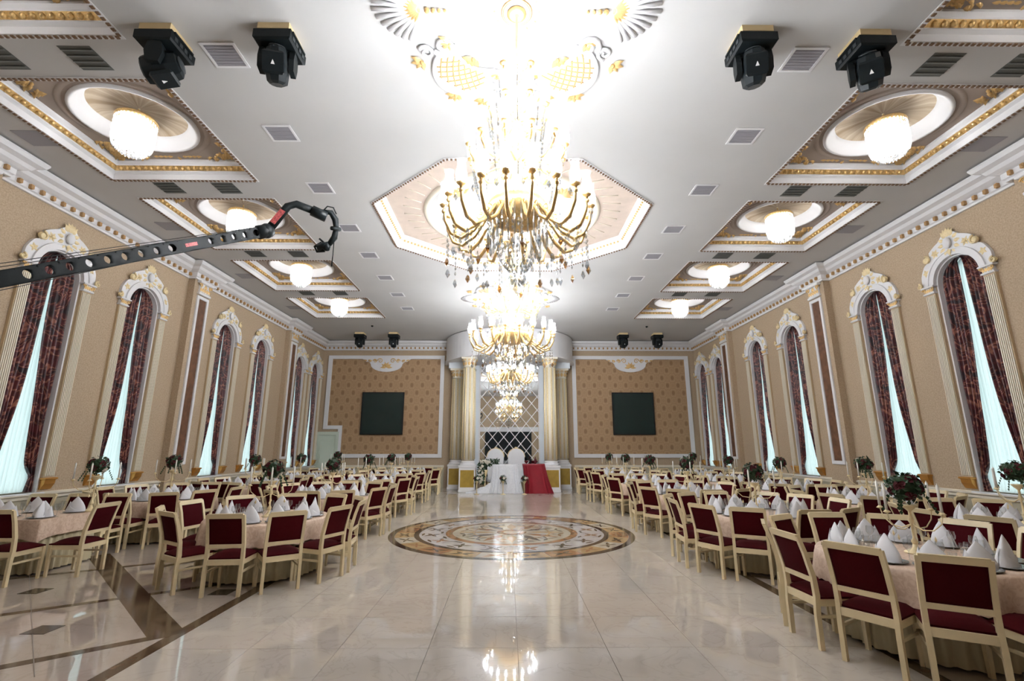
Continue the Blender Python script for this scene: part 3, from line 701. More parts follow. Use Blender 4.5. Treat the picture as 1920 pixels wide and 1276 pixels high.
# ------------------------------------------------------------------ back wall panels, screens, door
def smooth_poly(cx):
    pts = [(-1.55, 6.0), (-1.25, 5.98), (-1.05, 5.86), (-.98, 5.80), (-.86, 5.80), (-.76, 5.70)]+[(-.75*math.cos(a), 5.66-.35*math.sin(a)) for a in [PI*k/12 for k in range(1, 12)]]+[(.76, 5.70), (.86, 5.80), (.98, 5.80), (1.05, 5.86), (1.25, 5.98), (1.55, 6.0)]
    return pts
for s, nm in ((-1, 'left'), (1, 'right')):
    x0, x1 = (-8.66, -3.12) if s < 0 else (3.0, 8.62); z0, z1 = 1.33, 6.1; xc = (x0+x1)/2
    tr = trim((xc, YB, 0), PI, 'damask wall panel in white frame, %s of the mirror niche' % nm); hw = (x1-x0)/2
    if s < 0:   # notch over the door; local x is mirrored (world +x = local -x)
        out = [(-hw, z0), (hw-.7, z0), (hw-.7, 2.62), (hw, 2.62), (hw, z1), (-hw, z1)]
        i = .17; inn = [(-hw+i, z0+i), (hw-.7-i, z0+i), (hw-.7-i, 2.62+i), (hw-i, 2.62+i), (hw-i, z1-i), (-hw+i, z1-i)]
    else:
        i = .17; out = [(-hw, z0), (hw, z0), (hw, z1), (-hw, z1)]; inn = [(-hw+i, z0+i), (hw-i, z0+i), (hw-i, z1-i), (-hw+i, z1-i)]
    part('panel_frame', MB().strip(inn, out, .0, .07, 'xz', True).strip([(a*.995, c) for a, c in inn], inn, .0, .045, 'xz', True), 'white', tr)
    mb = MB(); mb.add([(a, .012, c) for a, c in inn], [tuple(range(len(inn)))]); part('damask_paper', mb, 'damask_paper', tr)
    c = part('crest_panel', MB().prism(smooth_poly(0)[::-1], .012, .06), 'white', tr)
    mb = MB(); Zf = Matrix.Translation((0, .06, 0))
    for k in range(11): mb.leaf((0, 5.52), PI*k/10, .3 if k % 2 == 0 else .22, .1, .04, 'xz', Zf)
    for q_ in (-1, 1):
        for x, r in ((.3, .13), (.55, .1), (.8, .07)): mb.spiral((q_*x, 5.86-.05*x), r, 1.4, .022, 0 if q_ > 0 else PI, q_, 'xz', .07)
        for x in (.45, .7, .92): mb.leaf((q_*x, 5.83), PI/2-q_*1.2, .2, .07, .03, 'xz', Zf)
    mb.ball((0, .08, 5.6), .07, 8, 5); part('gilt_ornament', mb, 'gold_paint', c)
    sx = -5.94 if s < 0 else 5.83
    sc = empty('wall_screen', (sx, YB-.04, 3.35), PI); tag(sc, 'square black screen mounted on the damask panel %s of the mirror niche' % nm, 'screen', 'black wall screens')
    part('bezel', MB().strip([(-.93, -.93), (.93, -.93), (.93, .93), (-.93, .93)], [(-.98, -.98), (.98, -.98), (.98, .98), (-.98, .98)], 0, .09, 'xz', True), 'black', sc); part('display', MB().box(-.93, .93, 0, .07, -.93, .93), 'screen', sc)
d = empty('door_1', (-8.42, YB, 0), PI); tag(d, 'pale green panelled door in the far left corner', kind='structure')
part('door_frame', MB().strip([(-.40, 0), (-.40, 2.36), (.42, 2.36), (.42, 0)], [(-.52, 0), (-.52, 2.5), (.52, 2.5), (.52, 0)], 0, .1), 'door_paint', d)
lf = part('door_leaf', MB().cbox(-.40, .42, 0, .05, 0, 2.36, .01), 'door_paint', d)
for z0, z1 in ((.15, .95), (1.05, 2.2)): part('door_panel', MB().strip([(-.26, z0+.06), (.28, z0+.06), (.28, z1-.06), (-.26, z1-.06)], [(-.32, z0), (.34, z0), (.34, z1), (-.32, z1)], .05, .075, 'xz', True), 'door_paint', lf)
part('door_handle', MB().tube([(-.34, .05, 1.05), (-.34, .1, 1.05), (-.24, .1, 1.05)], .012, 6), 'gold', lf)

# ------------------------------------------------------------------ mirror niche
ni = trim((0, YB, 0), 0, 'columned half-round portico around the mirror')
DR = 3.02
AA = [PI+PI*k/40 for k in range(41)]
part('drum', MB().strip([((DR-.25)*math.cos(a), (DR-.25)*math.sin(a)) for a in AA], [(DR*math.cos(a), DR*math.sin(a)) for a in AA], 5.62, 6.765, 'xy'), 'white', ni)
part('drum_band', MB().strip([(DR*math.cos(a), DR*math.sin(a)) for a in AA], [((DR+.05)*math.cos(a), (DR+.05)*math.sin(a)) for a in AA], 5.62, 5.72, 'xy'), 'white', ni)
mb = MB(); mb.add([(0, 0, 5.64)]+[((DR-.2)*math.cos(a), (DR-.2)*math.sin(a), 5.64) for a in AA], [(0, k+1, k) for k in range(1, 41)]); part('soffit', mb, 'white', ni)
me_sh = None
def column(x, y, ztop, r, flip):
    n = 48
    fn = lambda a, z: 1-.05*(1 if math.sin(a*8) > 0 else 0)
    c = trim((x, YB+y, 0), 0, 'fluted cream and gilt column of the mirror portico, %s on the %s' % ('inner' if abs(x) < 2 else 'outer', 'left' if x < 0 else 'right'))
    part('shaft', MB().lathe([(r, 1.22), (r*.99, 2.5), (r*.9, ztop-.42)], n, fn=fn), 'cream', c)
    mb = MB()
    for k in range(8):
        a = 2*PI*(k+.25)/8; mb.tube([((r*.985)*math.cos(a), (r*.985)*math.sin(a), 1.3), ((r*.89)*math.cos(a), (r*.89)*math.sin(a), ztop-.46)], .042, 6)
    part('gilt_flutes', mb, 'pale_gold', c)
    part('column_base', MB().lathe([(r*1.3, 1.06), (r*1.3, 1.1), (r*1.2, 1.14), (r*1.05, 1.16), (r*1.15, 1.2), (r*1.02, 1.24)], 24), 'white', c)
    cp = part('capital', MB().lathe([(r*.95, ztop-.45), (r*1.05, ztop-.42), (r*.95, ztop-.38), (r*1.05, ztop-.2), (r*1.3, ztop-.08)], 24).box(-r*1.28, r*1.28, -r*1.28, r*1.28, ztop-.09, ztop), 'cream', c)
    mb = MB()
    for k in range(10):
        a = 2*PI*k/10; M_ = Matrix.Rotation(a, 4, 'Z') @ Matrix.Translation((0, -r*1.0, 0)) @ Matrix.Diagonal((1, -1, 1, 1))
        mb.leaf((0, ztop-.38), PI/2, .22, .13, .06, 'xz', M_); mb.spiral((0, ztop-.14), .06, 1.2, .018, 0, 1, 'xz', .06, M_, 10)
    part('gilt_leaves', mb, 'gold_paint', cp)
    pd = part('pedestal', MB().cbox(-r*1.36, r*1.36, -r*1.36, r*1.36, 0, .10, .01).box(-r*1.3, r*1.3, -r*1.3, r*1.3, .10, .96).cbox(-r*1.38, r*1.38, -r*1.38, r*1.38, .96, 1.06, .015), 'white', c)
    part('yellow_panel', MB().box(-r*1.08, r*1.08, -r*1.32, -r*1.29, .2, .88).box(-r*1.32, -r*1.29, -r*1.08, r*1.08, .2, .88).box(r*1.29, r*1.32, -r*1.08, r*1.08, .2, .88), 'yellow_panel', pd)
for s in (-1, 1):
    column(s*2.42, -.5, 5.36, .24, s); column(s*1.75, -1.95, 5.64, .26, s)
    x0, x1 = sorted((s*2.1, s*2.8)); part('lit_block', MB().box(x0, x1, -.85, -.02, 5.36, 6.3), 'blue_white', ni)  # bluish light on this block is put into its colour
    # low wall between pedestals with gilded panel
    x0, x1 = sorted((s*2.05, s*2.15)); part('parapet', MB().box(x0, x1, -1.9, -.85, 0, .95), 'yellow_panel', ni)
# mirror of lozenge panes
part('mirror_backing', MB().box(-1.62, 1.62, -.10, -.02, .3, 5.62), 'white', ni)
part('mirror_side_strip', MB().box(-1.6, -1.42, -.14, -.10, .4, 5.6), 'blue_white', ni); part('mirror_side_strip', MB().box(1.42, 1.6, -.14, -.10, .4, 5.6), 'blue_white', ni)
def clip(poly, x0, x1, z0, z1):
    for ax, lim, sg in ((0, x0, 1), (0, x1, -1), (1, z0, 1), (1, z1, -1)):
        out = []
        for i, p in enumerate(poly):
            q = poly[(i+1) % len(poly)]; dp, dq = sg*(p[ax]-lim), sg*(q[ax]-lim)
            if dp >= 0: out.append(p)
            if dp*dq < 0: t = dp/(dp-dq); out.append((p[0]+(q[0]-p[0])*t, p[1]+(q[1]-p[1])*t))
        poly = out
        if len(poly) < 3: return []
    return poly
dw, dh = .52, .62
for i in range(-8, 9):
    for j in range(0, 18):
        cx, cz = i*dw/2, .4+j*dh/2
        if (i+j) % 2: continue
        k = .91; P = clip([(cx-dw/2*k, cz), (cx, cz-dh/2*k), (cx+dw/2*k, cz), (cx, cz+dh/2*k)], -1.40, 1.40, .5, 5.56)
        if len(P) >= 3 and abs(sum(P[a][0]*P[(a+1) % len(P)][1]-P[(a+1) % len(P)][0]*P[a][1] for a in range(len(P)))) > .01:
            part('mirror_pane', MB().prism(P, -.112, -.10), 'mirror', ni)
mb = MB()
for x0, x1, z0, z1 in ((-1.42, -1.36, .4, 5.6), (1.36, 1.42, .4, 5.6), (-1.42, 1.42, .4, .5), (-1.42, 1.42, 5.5, 5.6)): mb.cbox(x0, x1, -.15, -.10, z0, z1, .01)
part('mirror_frame', mb, 'white', ni)

# ------------------------------------------------------------------ plaster rosettes above the chandeliers
def rosette(y, label):
    tr = trim((0, y, H), 0, label); Z = Matrix.Diagonal((1, 1, -1, 1))
    part('boss', MB().lathe([(.34, 0), (.34, .015), (.28, .03), (.2, .03), (.17, .055), (.1, .06), (.08, .09), (.01, .09)], 28, Z), 'white', tr)
    mb = MB()
    for k in range(12): a = k*PI/6; mb.leaf((.21*math.cos(a), .21*math.sin(a)), a, .11, .06, .05, 'xy', Z)
    mb.lathe([(.17, .03), (.185, .05), (.15, .06)], 24, Z, cap=False); mb.lathe([(.1, .05), (.115, .075), (.08, .09)], 20, Z, cap=False)
    part('gilt_boss_ring', mb, 'gold_paint', tr)
    for s in (-1, 1):
        # shell with ribs
        mb = MB(); a0 = 0 if s > 0 else PI; n = 13
        for k in range(n):
            a = a0+(k-(n-1)/2)*.19; L_ = .58-.10*abs(k-(n-1)/2)/((n-1)/2); c = Vector((s*1.12, 0))
            mb.tube([(c.x+.05*math.cos(a), .05*math.sin(a), -.012), (c.x+L_*.55*math.cos(a), L_*.55*math.sin(a), -.02), (c.x+L_*math.cos(a), L_*math.sin(a), -.006)], [.012, .028, .034], 6, flat=.6)
        part('plaster_shell', mb, 'white', tr)
        mb = MB(); c = (s*1.13, 0)
        for k in range(9): a = a0+(k-4)*.26; mb.leaf(c, a, .26, .06, .06, 'xy', Z)
        for k in range(4): mb.ball((s*(1.05-.07*k), 0, -.03), .034-.005*k, 8, 5)
        part('gilt_shell_heart', mb, 'gold_paint', tr)
        for t in (-1, 1):
            # cartouche with gilt lattice on the diagonal
            am = math.atan2(t*1.0, s*.78); A_ = [am+(k-8)*.045 for k in range(17)]
            ri = lambda k: 1.02+.10*math.sin(PI*k/16); ro = lambda k: 1.12+.46*math.sin(PI*k/16)**.7
            c_ = part('cartouche', MB().strip([((ri(k)-.1)*math.cos(a), (ri(k)-.1)*math.sin(a)) for k, a in enumerate(A_)], [(ro(k)*math.cos(a), ro(k)*math.sin(a)) for k, a in enumerate(A_)], -.03, 0, 'xy'), 'white', tr)
            mb = MB(); mb.tube([(ro(k)*math.cos(a), ro(k)*math.sin(a), -.03) for k, a in enumerate(A_)], .028, 6); mb.tube([((ri(k)-.1)*math.cos(a), (ri(k)-.1)*math.sin(a), -.03) for k, a in enumerate(A_)], .026, 6)
            for q, kk in ((-1, 0), (1, 16)):
                a = A_[kk]+q*.05; mb.spiral((1.05*math.cos(a), 1.05*math.sin(a)), .15, 1.4, .04, a, q*s*t, 'xy', -.03); mb.spiral((1.3*math.cos(a+q*.02), 1.3*math.sin(a+q*.02)), .10, 1.4, .03, a+1, -q*s*t, 'xy', -.03)
            part('plaster_scroll', mb, 'white', c_)
            mb = MB()
            for k in range(-3, 4):
                for dr in (-1, 1):
                    pts = []
                    for u in range(9):
                        f = u/8; a = am+k*.085+dr*(f-.5)*.28; r_ = 1.03+.42*f
                        kk = (a-am)/.045+8
                        if 1 < kk < 15 and r_ < ro(kk)-.05: pts.append((r_*math.cos(a), r_*math.sin(a), -.034))
                    if len(pts) > 2: mb.tube(pts, .011, 4)
            part('gilt_lattice', mb, 'gold_paint', c_)
            mb = MB()
            for da, r_ in ((-.36, 1.52), (.1*t*s, 1.6), (.36, 1.45), (-.42, .98), (.42, .95), (0, .9)):
                a = am+da
                for k in range(4): mb.leaf((r_*math.cos(a), r_*math.sin(a)), a+(k-1.5)*.7, .16, .08, .045, 'xy', Matrix.Translation((0, 0, -.02)) @ Z)
                mb.ball((r_*math.cos(a), r_*math.sin(a), -.04), .03, 7, 4)
            part('gilt_leaves', mb, 'gold_paint', c_)
rosette(4.56, 'white and gilt plaster rosette above the nearest chandelier'); rosette(15.65, 'white and gilt plaster rosette above the farthest chandelier')

# ------------------------------------------------------------------ chandeliers
TIERS = [(.76, -2.60, 20, .24, .33), (.52, -1.90, 12, .06, .20), (.33, -1.40, 8, .05, .15), (.21, -.90, 4, .04, .12)]   # radius, cup height, arms, start radius, dip
def arm_me(Rr, zc, r0, dip):
    zs = zc-.02 if r0 > .1 else zc-.12
    P = [(r0, 0, zs), (r0+.15*(Rr-r0), 0, zs-.02*dip), (r0+.42*(Rr-r0), 0, zc-dip*.72), (r0+.66*(Rr-r0), 0, zc-dip), (r0+.85*(Rr-r0), 0, zc-dip*.86), (r0+.97*(Rr-r0), 0, zc-dip*.45), (Rr, 0, zc)]
    k = 1.0 if Rr > .6 else .72
    return MB().tube(P, [.017*k, .018*k, .02*k, .021*k, .02*k, .018*k, .016*k], 6).ball((Rr, 0, zc-.05), .026*k, 6, 4).spiral((r0+.30*(Rr-r0), zc-dip*.25), .06*k, 1.1, .010*k, -PI/2, -1, 'xz', 0, n=8).mesh('arm', 'gold')
me_pan = MB().lathe([(.012, -.012), (.038, .006), (.048, .022), (.04, .022), (.014, .012)], 10).mesh('drip_pan', 'gold')
me_can = MB().lathe([(.016, .012), (.015, .105)], 8).mesh('candle_sleeve', 'candle')
me_bul = MB().lathe([(.012, .105), (.020, .14), (.003, .195)], 6).mesh('bulb', 'bulb')
me_sha = MB().lathe([(.034, .02), (.050, .06), (.054, .12), (.040, .19), (.036, .22), (.05, .265)], 12, cap=False).mesh('glass_shade', 'frosted_glass')
ARMS = [arm_me(r_, z_, a_, d_) for r_, z_, n_, a_, d_ in TIERS]
def drops():
    c = MB(); am = MB(); rr = random.Random(11)
    def gem(mb, p, r, h, a=0): mb.lathe([(.001, -h*.6), (r, -h*.15), (r*.5, h*.25), (.001, h*.4)], 4, Matrix.Translation(p) @ Matrix.Rotation(a, 4, 'Z'), False, False)
    def strand(p, q, n, r=.014):
        p, q = Vector(p), Vector(q)
        for k in range(n+1):
            t = k/n; b = p.lerp(q, t); b.z -= .06*math.sin(PI*t)*(1 if abs(p.x-q.x)+abs(p.y-q.y) > .05 else 0); gem(c, b, r, .05, rr.random())
    pol = lambda r_, a, z: (r_*math.cos(a), r_*math.sin(a), z)
    for (r1, z1, n1, _, d1), (r0, z0, n0, _, d0) in zip(TIERS, TIERS[1:]):
        n = n0*2
        for k in range(n): a = 2*PI*k/n; strand(pol(r0*.95, a, z0-.05), pol(r1*.55, a, z1+.22), 11, .013)
    for k in range(40):
        a = 2*PI*(k+.5)/40; r_ = .50+.22*(k % 2); L_ = .18+.16*((k*7) % 5)/5
        for q in range(int(L_/.06)): gem(c, pol(r_, a, -2.93-.06*q), .012, .05, rr.random())
        gem(am if k % 3 == 0 else c, pol(r_, a, -2.97-L_), .028, .10, rr.random())
    for k in range(20):
        a = 2*PI*k/20; gem(c, pol(.76, a+.05, -2.68), .02, .08); gem(c, pol(.60, a, -2.99), .022, .09, rr.random())
    for k in range(16): a = 2*PI*k/16; strand(pol(.27, a, -2.85), pol(.10, a, -3.22), 8, .014)
    for k in range(10): a = 2*PI*k/10; strand(pol(.10, a, -3.22), pol(.05, a, -3.36), 3, .014)
    gem(c, (0, 0, -3.42), .05, .16)
    return c.mesh('crystal_strands', 'crystal'), am.mesh('amber_drops', 'amber_crystal')
me_dr1, me_dr2 = drops()
me_stem = MB().lathe([(.02, -.02), (.05, -.06), (.018, -.1), (.015, -.55), (.05, -.6), (.07, -.68), (.04, -.76), (.09, -.84), (.04, -.95), (.03, -1.2), (.07, -1.32), (.1, -1.42), (.05, -1.52), (.035, -1.75), (.09, -1.86), (.13, -1.95), (.06, -2.06), (.045, -2.3), (.1, -2.42), (.28, -2.5)], 14).mesh('stem', 'stem_gold')
me_bowl = MB().lathe([(.30, -2.5), (.325, -2.54), (.32, -2.60), (.29, -2.66), (.2, -2.74), (.08, -2.79), (.01, -2.82)], 24, cap=True).mesh('gilt_bowl', 'gold')
me_crn = MB()
for k in range(24):
    a = 2*PI*k/24; me_crn.leaf((0, 0), PI/2, .16, .09, .03, 'xz', Matrix.Rotation(a, 4, 'Z') @ Matrix.Translation((0, -.30, -2.55)) @ Matrix.Rotation(.35, 4, 'X'))
for rr_, z_ in ((.14, -1.95), (.11, -1.42), (.09, -.84)):
    for k in range(12): me_crn.leaf((0, 0), PI/2, .12, .06, .02, 'xz', Matrix.Rotation(2*PI*k/12, 4, 'Z') @ Matrix.Translation((0, -rr_, z_)) @ Matrix.Rotation(.5, 4, 'X'))
me_crn = me_crn.mesh('gilt_leaf_crown', 'stem_gold')
me_rods = MB()
for k in range(30): a = 2*PI*k/30; me_rods.lathe([(.010, -2.98), (.012, -2.62)], 5, Matrix.Translation((.31*math.cos(a), .31*math.sin(a), 0)))
me_rods = me_rods.mesh('crystal_rods', 'crystal')
def chandelier(y, label, sc=1.0, hook=0.0):
    ch = empty('chandelier', (0, y, H)); ch.scale = (sc, sc, 1); tag(ch, label, 'chandelier', 'tiered gilt chandeliers down the hall')
    put('stem', me_stem, ch); b = put('gilt_bowl', me_bowl, ch); put('gilt_leaf_crown', me_crn, ch); put('crystal_rods', me_rods, b)
    part('ceiling_cup', MB().lathe([(.02, hook-.09), (.05, hook-.07), (.09, hook-.01), (.09, hook)], 14), 'gold', ch)
    if hook: part('hanging_rod', MB().tube([(0, 0, -.03), (0, 0, hook-.05)], .014, 6), 'gold', ch)
    o = put('crystal_strands', me_dr1, ch); o['kind'] = 'stuff'; o = put('amber_drops', me_dr2, ch); o['kind'] = 'stuff'
    for (r_, z_, n, a_, d_), me in zip(TIERS, ARMS):
        for k in range(n):
            a = put('arm', me, ch, (0, 0, 0), (0, 0, 2*PI*(k+.5)/n))
            for nm, m2 in (('drip_pan', me_pan), ('candle_sleeve', me_can), ('bulb', me_bul), ('glass_shade', me_sha)): put(nm, m2, a, (r_, 0, z_), (0, 0, 0), (1/sc, 1/sc, 1))
chandelier(4.56, 'large tiered gilt chandelier with crystal drops nearest the camera')
chandelier(10.22, 'tiered gilt chandelier under the octagonal ceiling coffer, middle of the three', 1.22, .28)
chandelier(15.65, 'farthest of the three gilt chandeliers, in front of the mirror')

# ------------------------------------------------------------------ ceiling vents
me_vf = MB().strip([(-.19, -.17), (.19, -.17), (.19, .17), (-.19, .17)], [(-.225, -.205), (.225, -.205), (.225, .205), (-.225, .205)], -.012, 0, 'xy', True).mesh('vent_frame', 'white')
me_vg = MB().box(-.19, .19, -.17, .17, -.004, -.001).mesh('vent_grille', 'vent_grey'); me_vs = MB().box(-.19, .19, -.004, .004, -.009, -.002).mesh('slat', 'vent_grey')
me_vd = MB().box(-.21, .21, -.2, .2, -.004, -.001).mesh('vent_back', 'vent_dark'); me_vl = MB().box(-.2, .2, -.022, .022, -.014, -.006, Matrix.Identity(4)).mesh('louver', 'vent_dark')
for s, nm in ((-1, 'left'), (1, 'right')):
    for k, y in enumerate((5.26, 6.84, 8.51, 10.26, 11.87, 13.58, 15.22, 16.85)):
        v = empty('ceiling_vent', (s*3.8, y, H)); tag(v, 'white framed grey ceiling grille, %s from camera in the %s aisle row' % (ORD[k], nm), 'vent', 'grey ceiling grilles in two rows')
        put('vent_frame', me_vf, v); g = put('vent_grille', me_vg, v)
        for q in range(7): put('slat', me_vs, g, (0, -.14+.047*q, 0))
    for k, y in enumerate((5.33, 8.54, 11.82, 15.1)):
        for x, w in ((5.66, 'inner'), (6.78, 'outer')):
            v = empty('air_vent', (s*x, y, H)); tag(v, 'dark louvered air vent, %s of the %s pair between %s-side coffers' % (w, ORD[k], nm), 'vent', 'dark air vents between the coffers')
            put('vent_back', me_vd, v)
            for q in range(4): put('louver', me_vl, v, (0, -.14+.094*q, 0), (R(25), 0, 0))
        v = put('wall_vent_plate', MB().box(-.21, .21, -.2, .2, -.006, 0).mesh('p', 'vent_grey'), None, (s*7.95, y+1.68, H)); tag(v, 'plain grey vent plate beside the %s wall cornice, %s from the camera' % (nm, ORD[k]), 'vent', 'plain vent plates beside the cornice')
    v = part('smoke_detector', MB().lathe([(.05, 0), (.05, -.02), (.035, -.05), (.01, -.06)], 12), 'black', None, (s*5.8, 19.4, H)); tag(v, 'small black detector on the ceiling near the far %s corner' % nm, 'detector')

# ------------------------------------------------------------------ moving head stage lights
def rbox(hx_, hy_, hz_, c):
    return MB().cbox(-hx_, hx_, -hy_, hy_, -hz_, hz_, c)
def moving_head(loc, pan, tilt, label):
    f = empty('moving_head_light', loc, 0); tag(f, label, 'stage light', 'moving head lights on the ceiling')
    part('mounting_block', MB().box(-.19, .19, -.2, .2, -.085, 0), 'wood_block', f)
    b = part('base', MB().cbox(-.225, .225, -.215, .225, -.235, -.085, .02).box(-.24, .24, -.17, .17, -.125, -.10), 'black', f)
    mb = MB()
    for k in range(4): mb.box(.226, .232, -.15+.085*k, -.10+.085*k, -.20, -.15); mb.box(-.232, -.226, -.15+.085*k, -.10+.085*k, -.20, -.15)
    part('connector_panel', mb, 'dark_grey', b)
    y = empty('yoke_pivot'); y.name = 'yoke'; me = MB().cbox(-.2, .2, -.06, .06, -.30, -.235, .015)
    for sx in (-1, 1): x0, x1 = sorted((sx*.145, sx*.205)); me.prism([(-.075, -.27), (.075, -.27), (.10, -.40), (.07, -.53), (-.07, -.53), (-.10, -.40)], x0, x1, 'yz')
    bpy.data.objects.remove(y); y = part('yoke', me, 'black', f, rot=(0, 0, pan))
    hd = part('head', MB().lathe([(.09, -.17), (.14, -.15), (.165, -.05), (.165, .06), (.14, .17), (.10, .19)], 8, Matrix.Rotation(PI/8, 4, 'Z') @ Matrix.Diagonal((.82, 1, 1, 1)), False).cbox(-.12, .12, -.165, -.12, -.1, .12, .02), 'black_metal', f)
    hd.location = (0, 0, -.46); hd.rotation_euler = (tilt, 0, pan); hd.scale = (1.0, 1.18, 1.18)
    part('lens', MB().lathe([(.095, .19), (.09, .2), (.05, .212), (.002, .218)], 16), 'dark_grey', hd)
    part('emblem', MB().prism([(-.022, -.018), (.022, -.018), (0, .026)], -.172, -.166), 'white', hd)
moving_head((-4.36, 4.98, H), R(100), R(70), 'black moving head light beside the near left coffer, head aimed aside')
moving_head((-2.93, 4.96, H), R(12), R(25), 'black moving head light left of the nearest chandelier')
moving_head((2.93, 4.94, H), R(-16), R(22), 'black moving head light right of the nearest chandelier')
moving_head((4.40, 4.98, H), R(-34), R(32), 'black moving head light beside the near right coffer, head tilted')
for x, w_, nm in ((-6.7, 'outer', 'left'), (-5.19, 'inner', 'left'), (5.1, 'inner', 'right'), (6.65, 'outer', 'right')):
    moving_head((x, 20.75, H), R(8), R(18), 'black moving head light by the back cornice, %s one on the %s' % (w_, nm))

# ------------------------------------------------------------------ camera jib
P0, P1 = Vector((-3.64, 3.16, 2.94)), Vector((-2.80, 4.93, 4.16)); dv = (P1-P0).normalized(); Lr = (P1-P0).length
piv = P0-dv*(1.35*Lr); base = Vector((piv.x, piv.y, 0))
jb = empty('camera_jib', base); tag(jb, 'black perforated camera crane jib reaching in from the left', 'camera crane')
sidev = dv.cross(Vector((0, 0, 1))).normalized(); upv = sidev.cross(dv).normalized()
MA = Matrix(((dv.x, sidev.x, upv.x, 0), (dv.y, sidev.y, upv.y, 0), (dv.z, sidev.z, upv.z, 0), (0, 0, 0, 1))); MA = Matrix.Translation(piv-base) @ MA
LT = 2.35*Lr; hh = .058
mb = MB(); mb.box(-.6, LT, -.03, .03, hh-.008, hh, MA); mb.box(-.6, LT, -.03, .03, -hh, -hh+.008, MA)
start, pitch, nh = LT-2.22, .1325, 16
for sy in (-.03, .03):
    mb.add([(-.6, sy, -hh), (start, sy, -hh), (start, sy, hh), (-.6, sy, hh)], [(0, 1, 2, 3)], False, MA)
    for k in range(nh):
        x0, x1 = start+pitch*k, start+pitch*(k+1); xc = (x0+x1)/2
        if k in (9, 10): mb.add([(x0, sy, -hh), (x1, sy, -hh), (x1, sy, hh), (x0, sy, hh)], [(0, 1, 2, 3)], False, MA); continue
        A_ = [PI/4+2*PI*q/16 for q in range(16)]; ci = [(xc+.036*math.cos(a), sy, .036*math.sin(a)) for a in A_]
        sq = []
        for a in A_:
            c_, s_ = math.cos(a), math.sin(a); m_ = max(abs(c_)/(pitch/2), abs(s_)/hh); sq.append((xc+c_/m_, sy, s_/m_))
        mb.add(ci+sq, [(q, (q+1) % 16, 16+(q+1) % 16, 16+q) for q in range(16)], False, MA)
    xe = start+pitch*nh; mb.add([(xe, sy, -hh), (LT, sy, -hh), (LT, sy, hh), (xe, sy, hh)], [(0, 1, 2, 3)], False, MA)
part('boom', mb, 'black', jb)
rel = lambda *p: tuple(Vector(p)-base)
el = part('elbow', MB().ball(rel(*P1), .085, 10, 6).tube([rel(*(P1-dv*.12)), rel(*(P1+dv*.05))], .075, 8), 'black_metal', jb)
hp = [(-2.78, 4.95, 4.20), (-2.63, 5.0, 4.50), (-2.55, 5.03, 4.545), (-2.33, 5.15, 4.50)]
part('head_arm', MB().tube([rel(*p) for p in hp], [.05, .045, .045, .045], 8), 'black', jb)
part('counter_block', MB().tube([rel(-2.40, 5.11, 4.51), rel(-2.25, 5.18, 4.46)], .062, 6), 'black_metal', jb)
part('drop_arm', MB().tube([rel(*p) for p in ((-2.30, 5.15, 4.52), (-2.21, 5.2, 4.53), (-2.175, 5.26, 4.47), (-2.165, 5.29, 4.37), (-2.185, 5.31, 4.26), (-2.25, 5.32, 4.17))], [.025, .035, .04, .032, .04, .03], 8).tube([rel(-2.19, 5.2, 4.33), rel(-2.12, 5.3, 4.36)], .025, 6), 'black', jb)
hdp = part('camera_head', MB().tube([rel(-2.24, 5.32, 4.17), rel(-2.38, 5.34, 4.14)], [.045, .05], 8).ball(rel(-2.27, 5.32, 4.14), .05, 8, 5), 'black_metal', jb)
part('camera_cage', MB().tube([rel(-2.33, 5.30, 4.19), rel(-2.42, 5.33, 4.15), rel(-2.40, 5.36, 4.10), rel(-2.30, 5.34, 4.10)], .016, 5).tube([rel(-2.36, 5.3, 4.24), rel(-2.30, 5.31, 4.19)], .012, 5), 'black', hdp)
part('cable_loop', MB().tube([rel(-2.28, 5.16, 4.54), rel(-2.25, 5.18, 4.60), rel(-2.19, 5.21, 4.60), rel(-2.16, 5.24, 4.53)], .008, 5), 'black', jb)
part('antenna', MB().tube([rel(-2.19, 5.32, 4.22), rel(-2.20, 5.35, 4.05), rel(-2.22, 5.39, 3.92)], [.007, .006, .009], 5), 'black', jb)
part('red_sticker', MB().box(LT-.97, LT-.85, .0305, .0325, -.016, .016, MA), 'sticker', jb)
a_, b_ = Vector(rel(-2.755, 4.955, 4.25)), Vector(rel(-2.665, 4.985, 4.42)); n_ = Vector((.36, -.93, 0)).normalized()*.05
part('red_sticker', MB().quad(a_+n_-Vector((.03, 0, -.02)), a_+n_+Vector((.03, 0, -.02)), b_+n_+Vector((.03, 0, -.02)), b_+n_-Vector((.03, 0, -.02))), 'sticker', jb)
for off, x0, x1 in ((.13, .2, LT-.3), (-.13, .2, LT-.9), (.16, .4, LT-.1)):
    part('steel_cable', MB().tube([tuple(MA @ Vector((x0, .02, off))), tuple(MA @ Vector((x1, .02, off*.35)))], .0028, 4), 'black_metal', jb)
part('cable_post', MB().tube([tuple(MA @ Vector((1.9, 0, -.16))), tuple(MA @ Vector((1.9, 0, .16)))], .012, 6), 'black_metal', jb)
part('pivot_head', MB().cbox(-.09, .09, -.09, .09, piv.z-.18, piv.z+.06, .02), 'black_metal', jb)
part('column', MB().tube([(0, 0, .55), (0, 0, piv.z-.1)], .05, 10), 'black_metal', jb)
for k in range(3):
    a = 2*PI*k/3+.4; part('leg', MB().tube([(0, 0, .85), (.55*math.cos(a), .55*math.sin(a), .02)], .022, 6), 'black_metal', jb)
part('counterweight', MB().box(-.62, -.42, -.14, .14, -.12, .12, MA), 'black', jb)

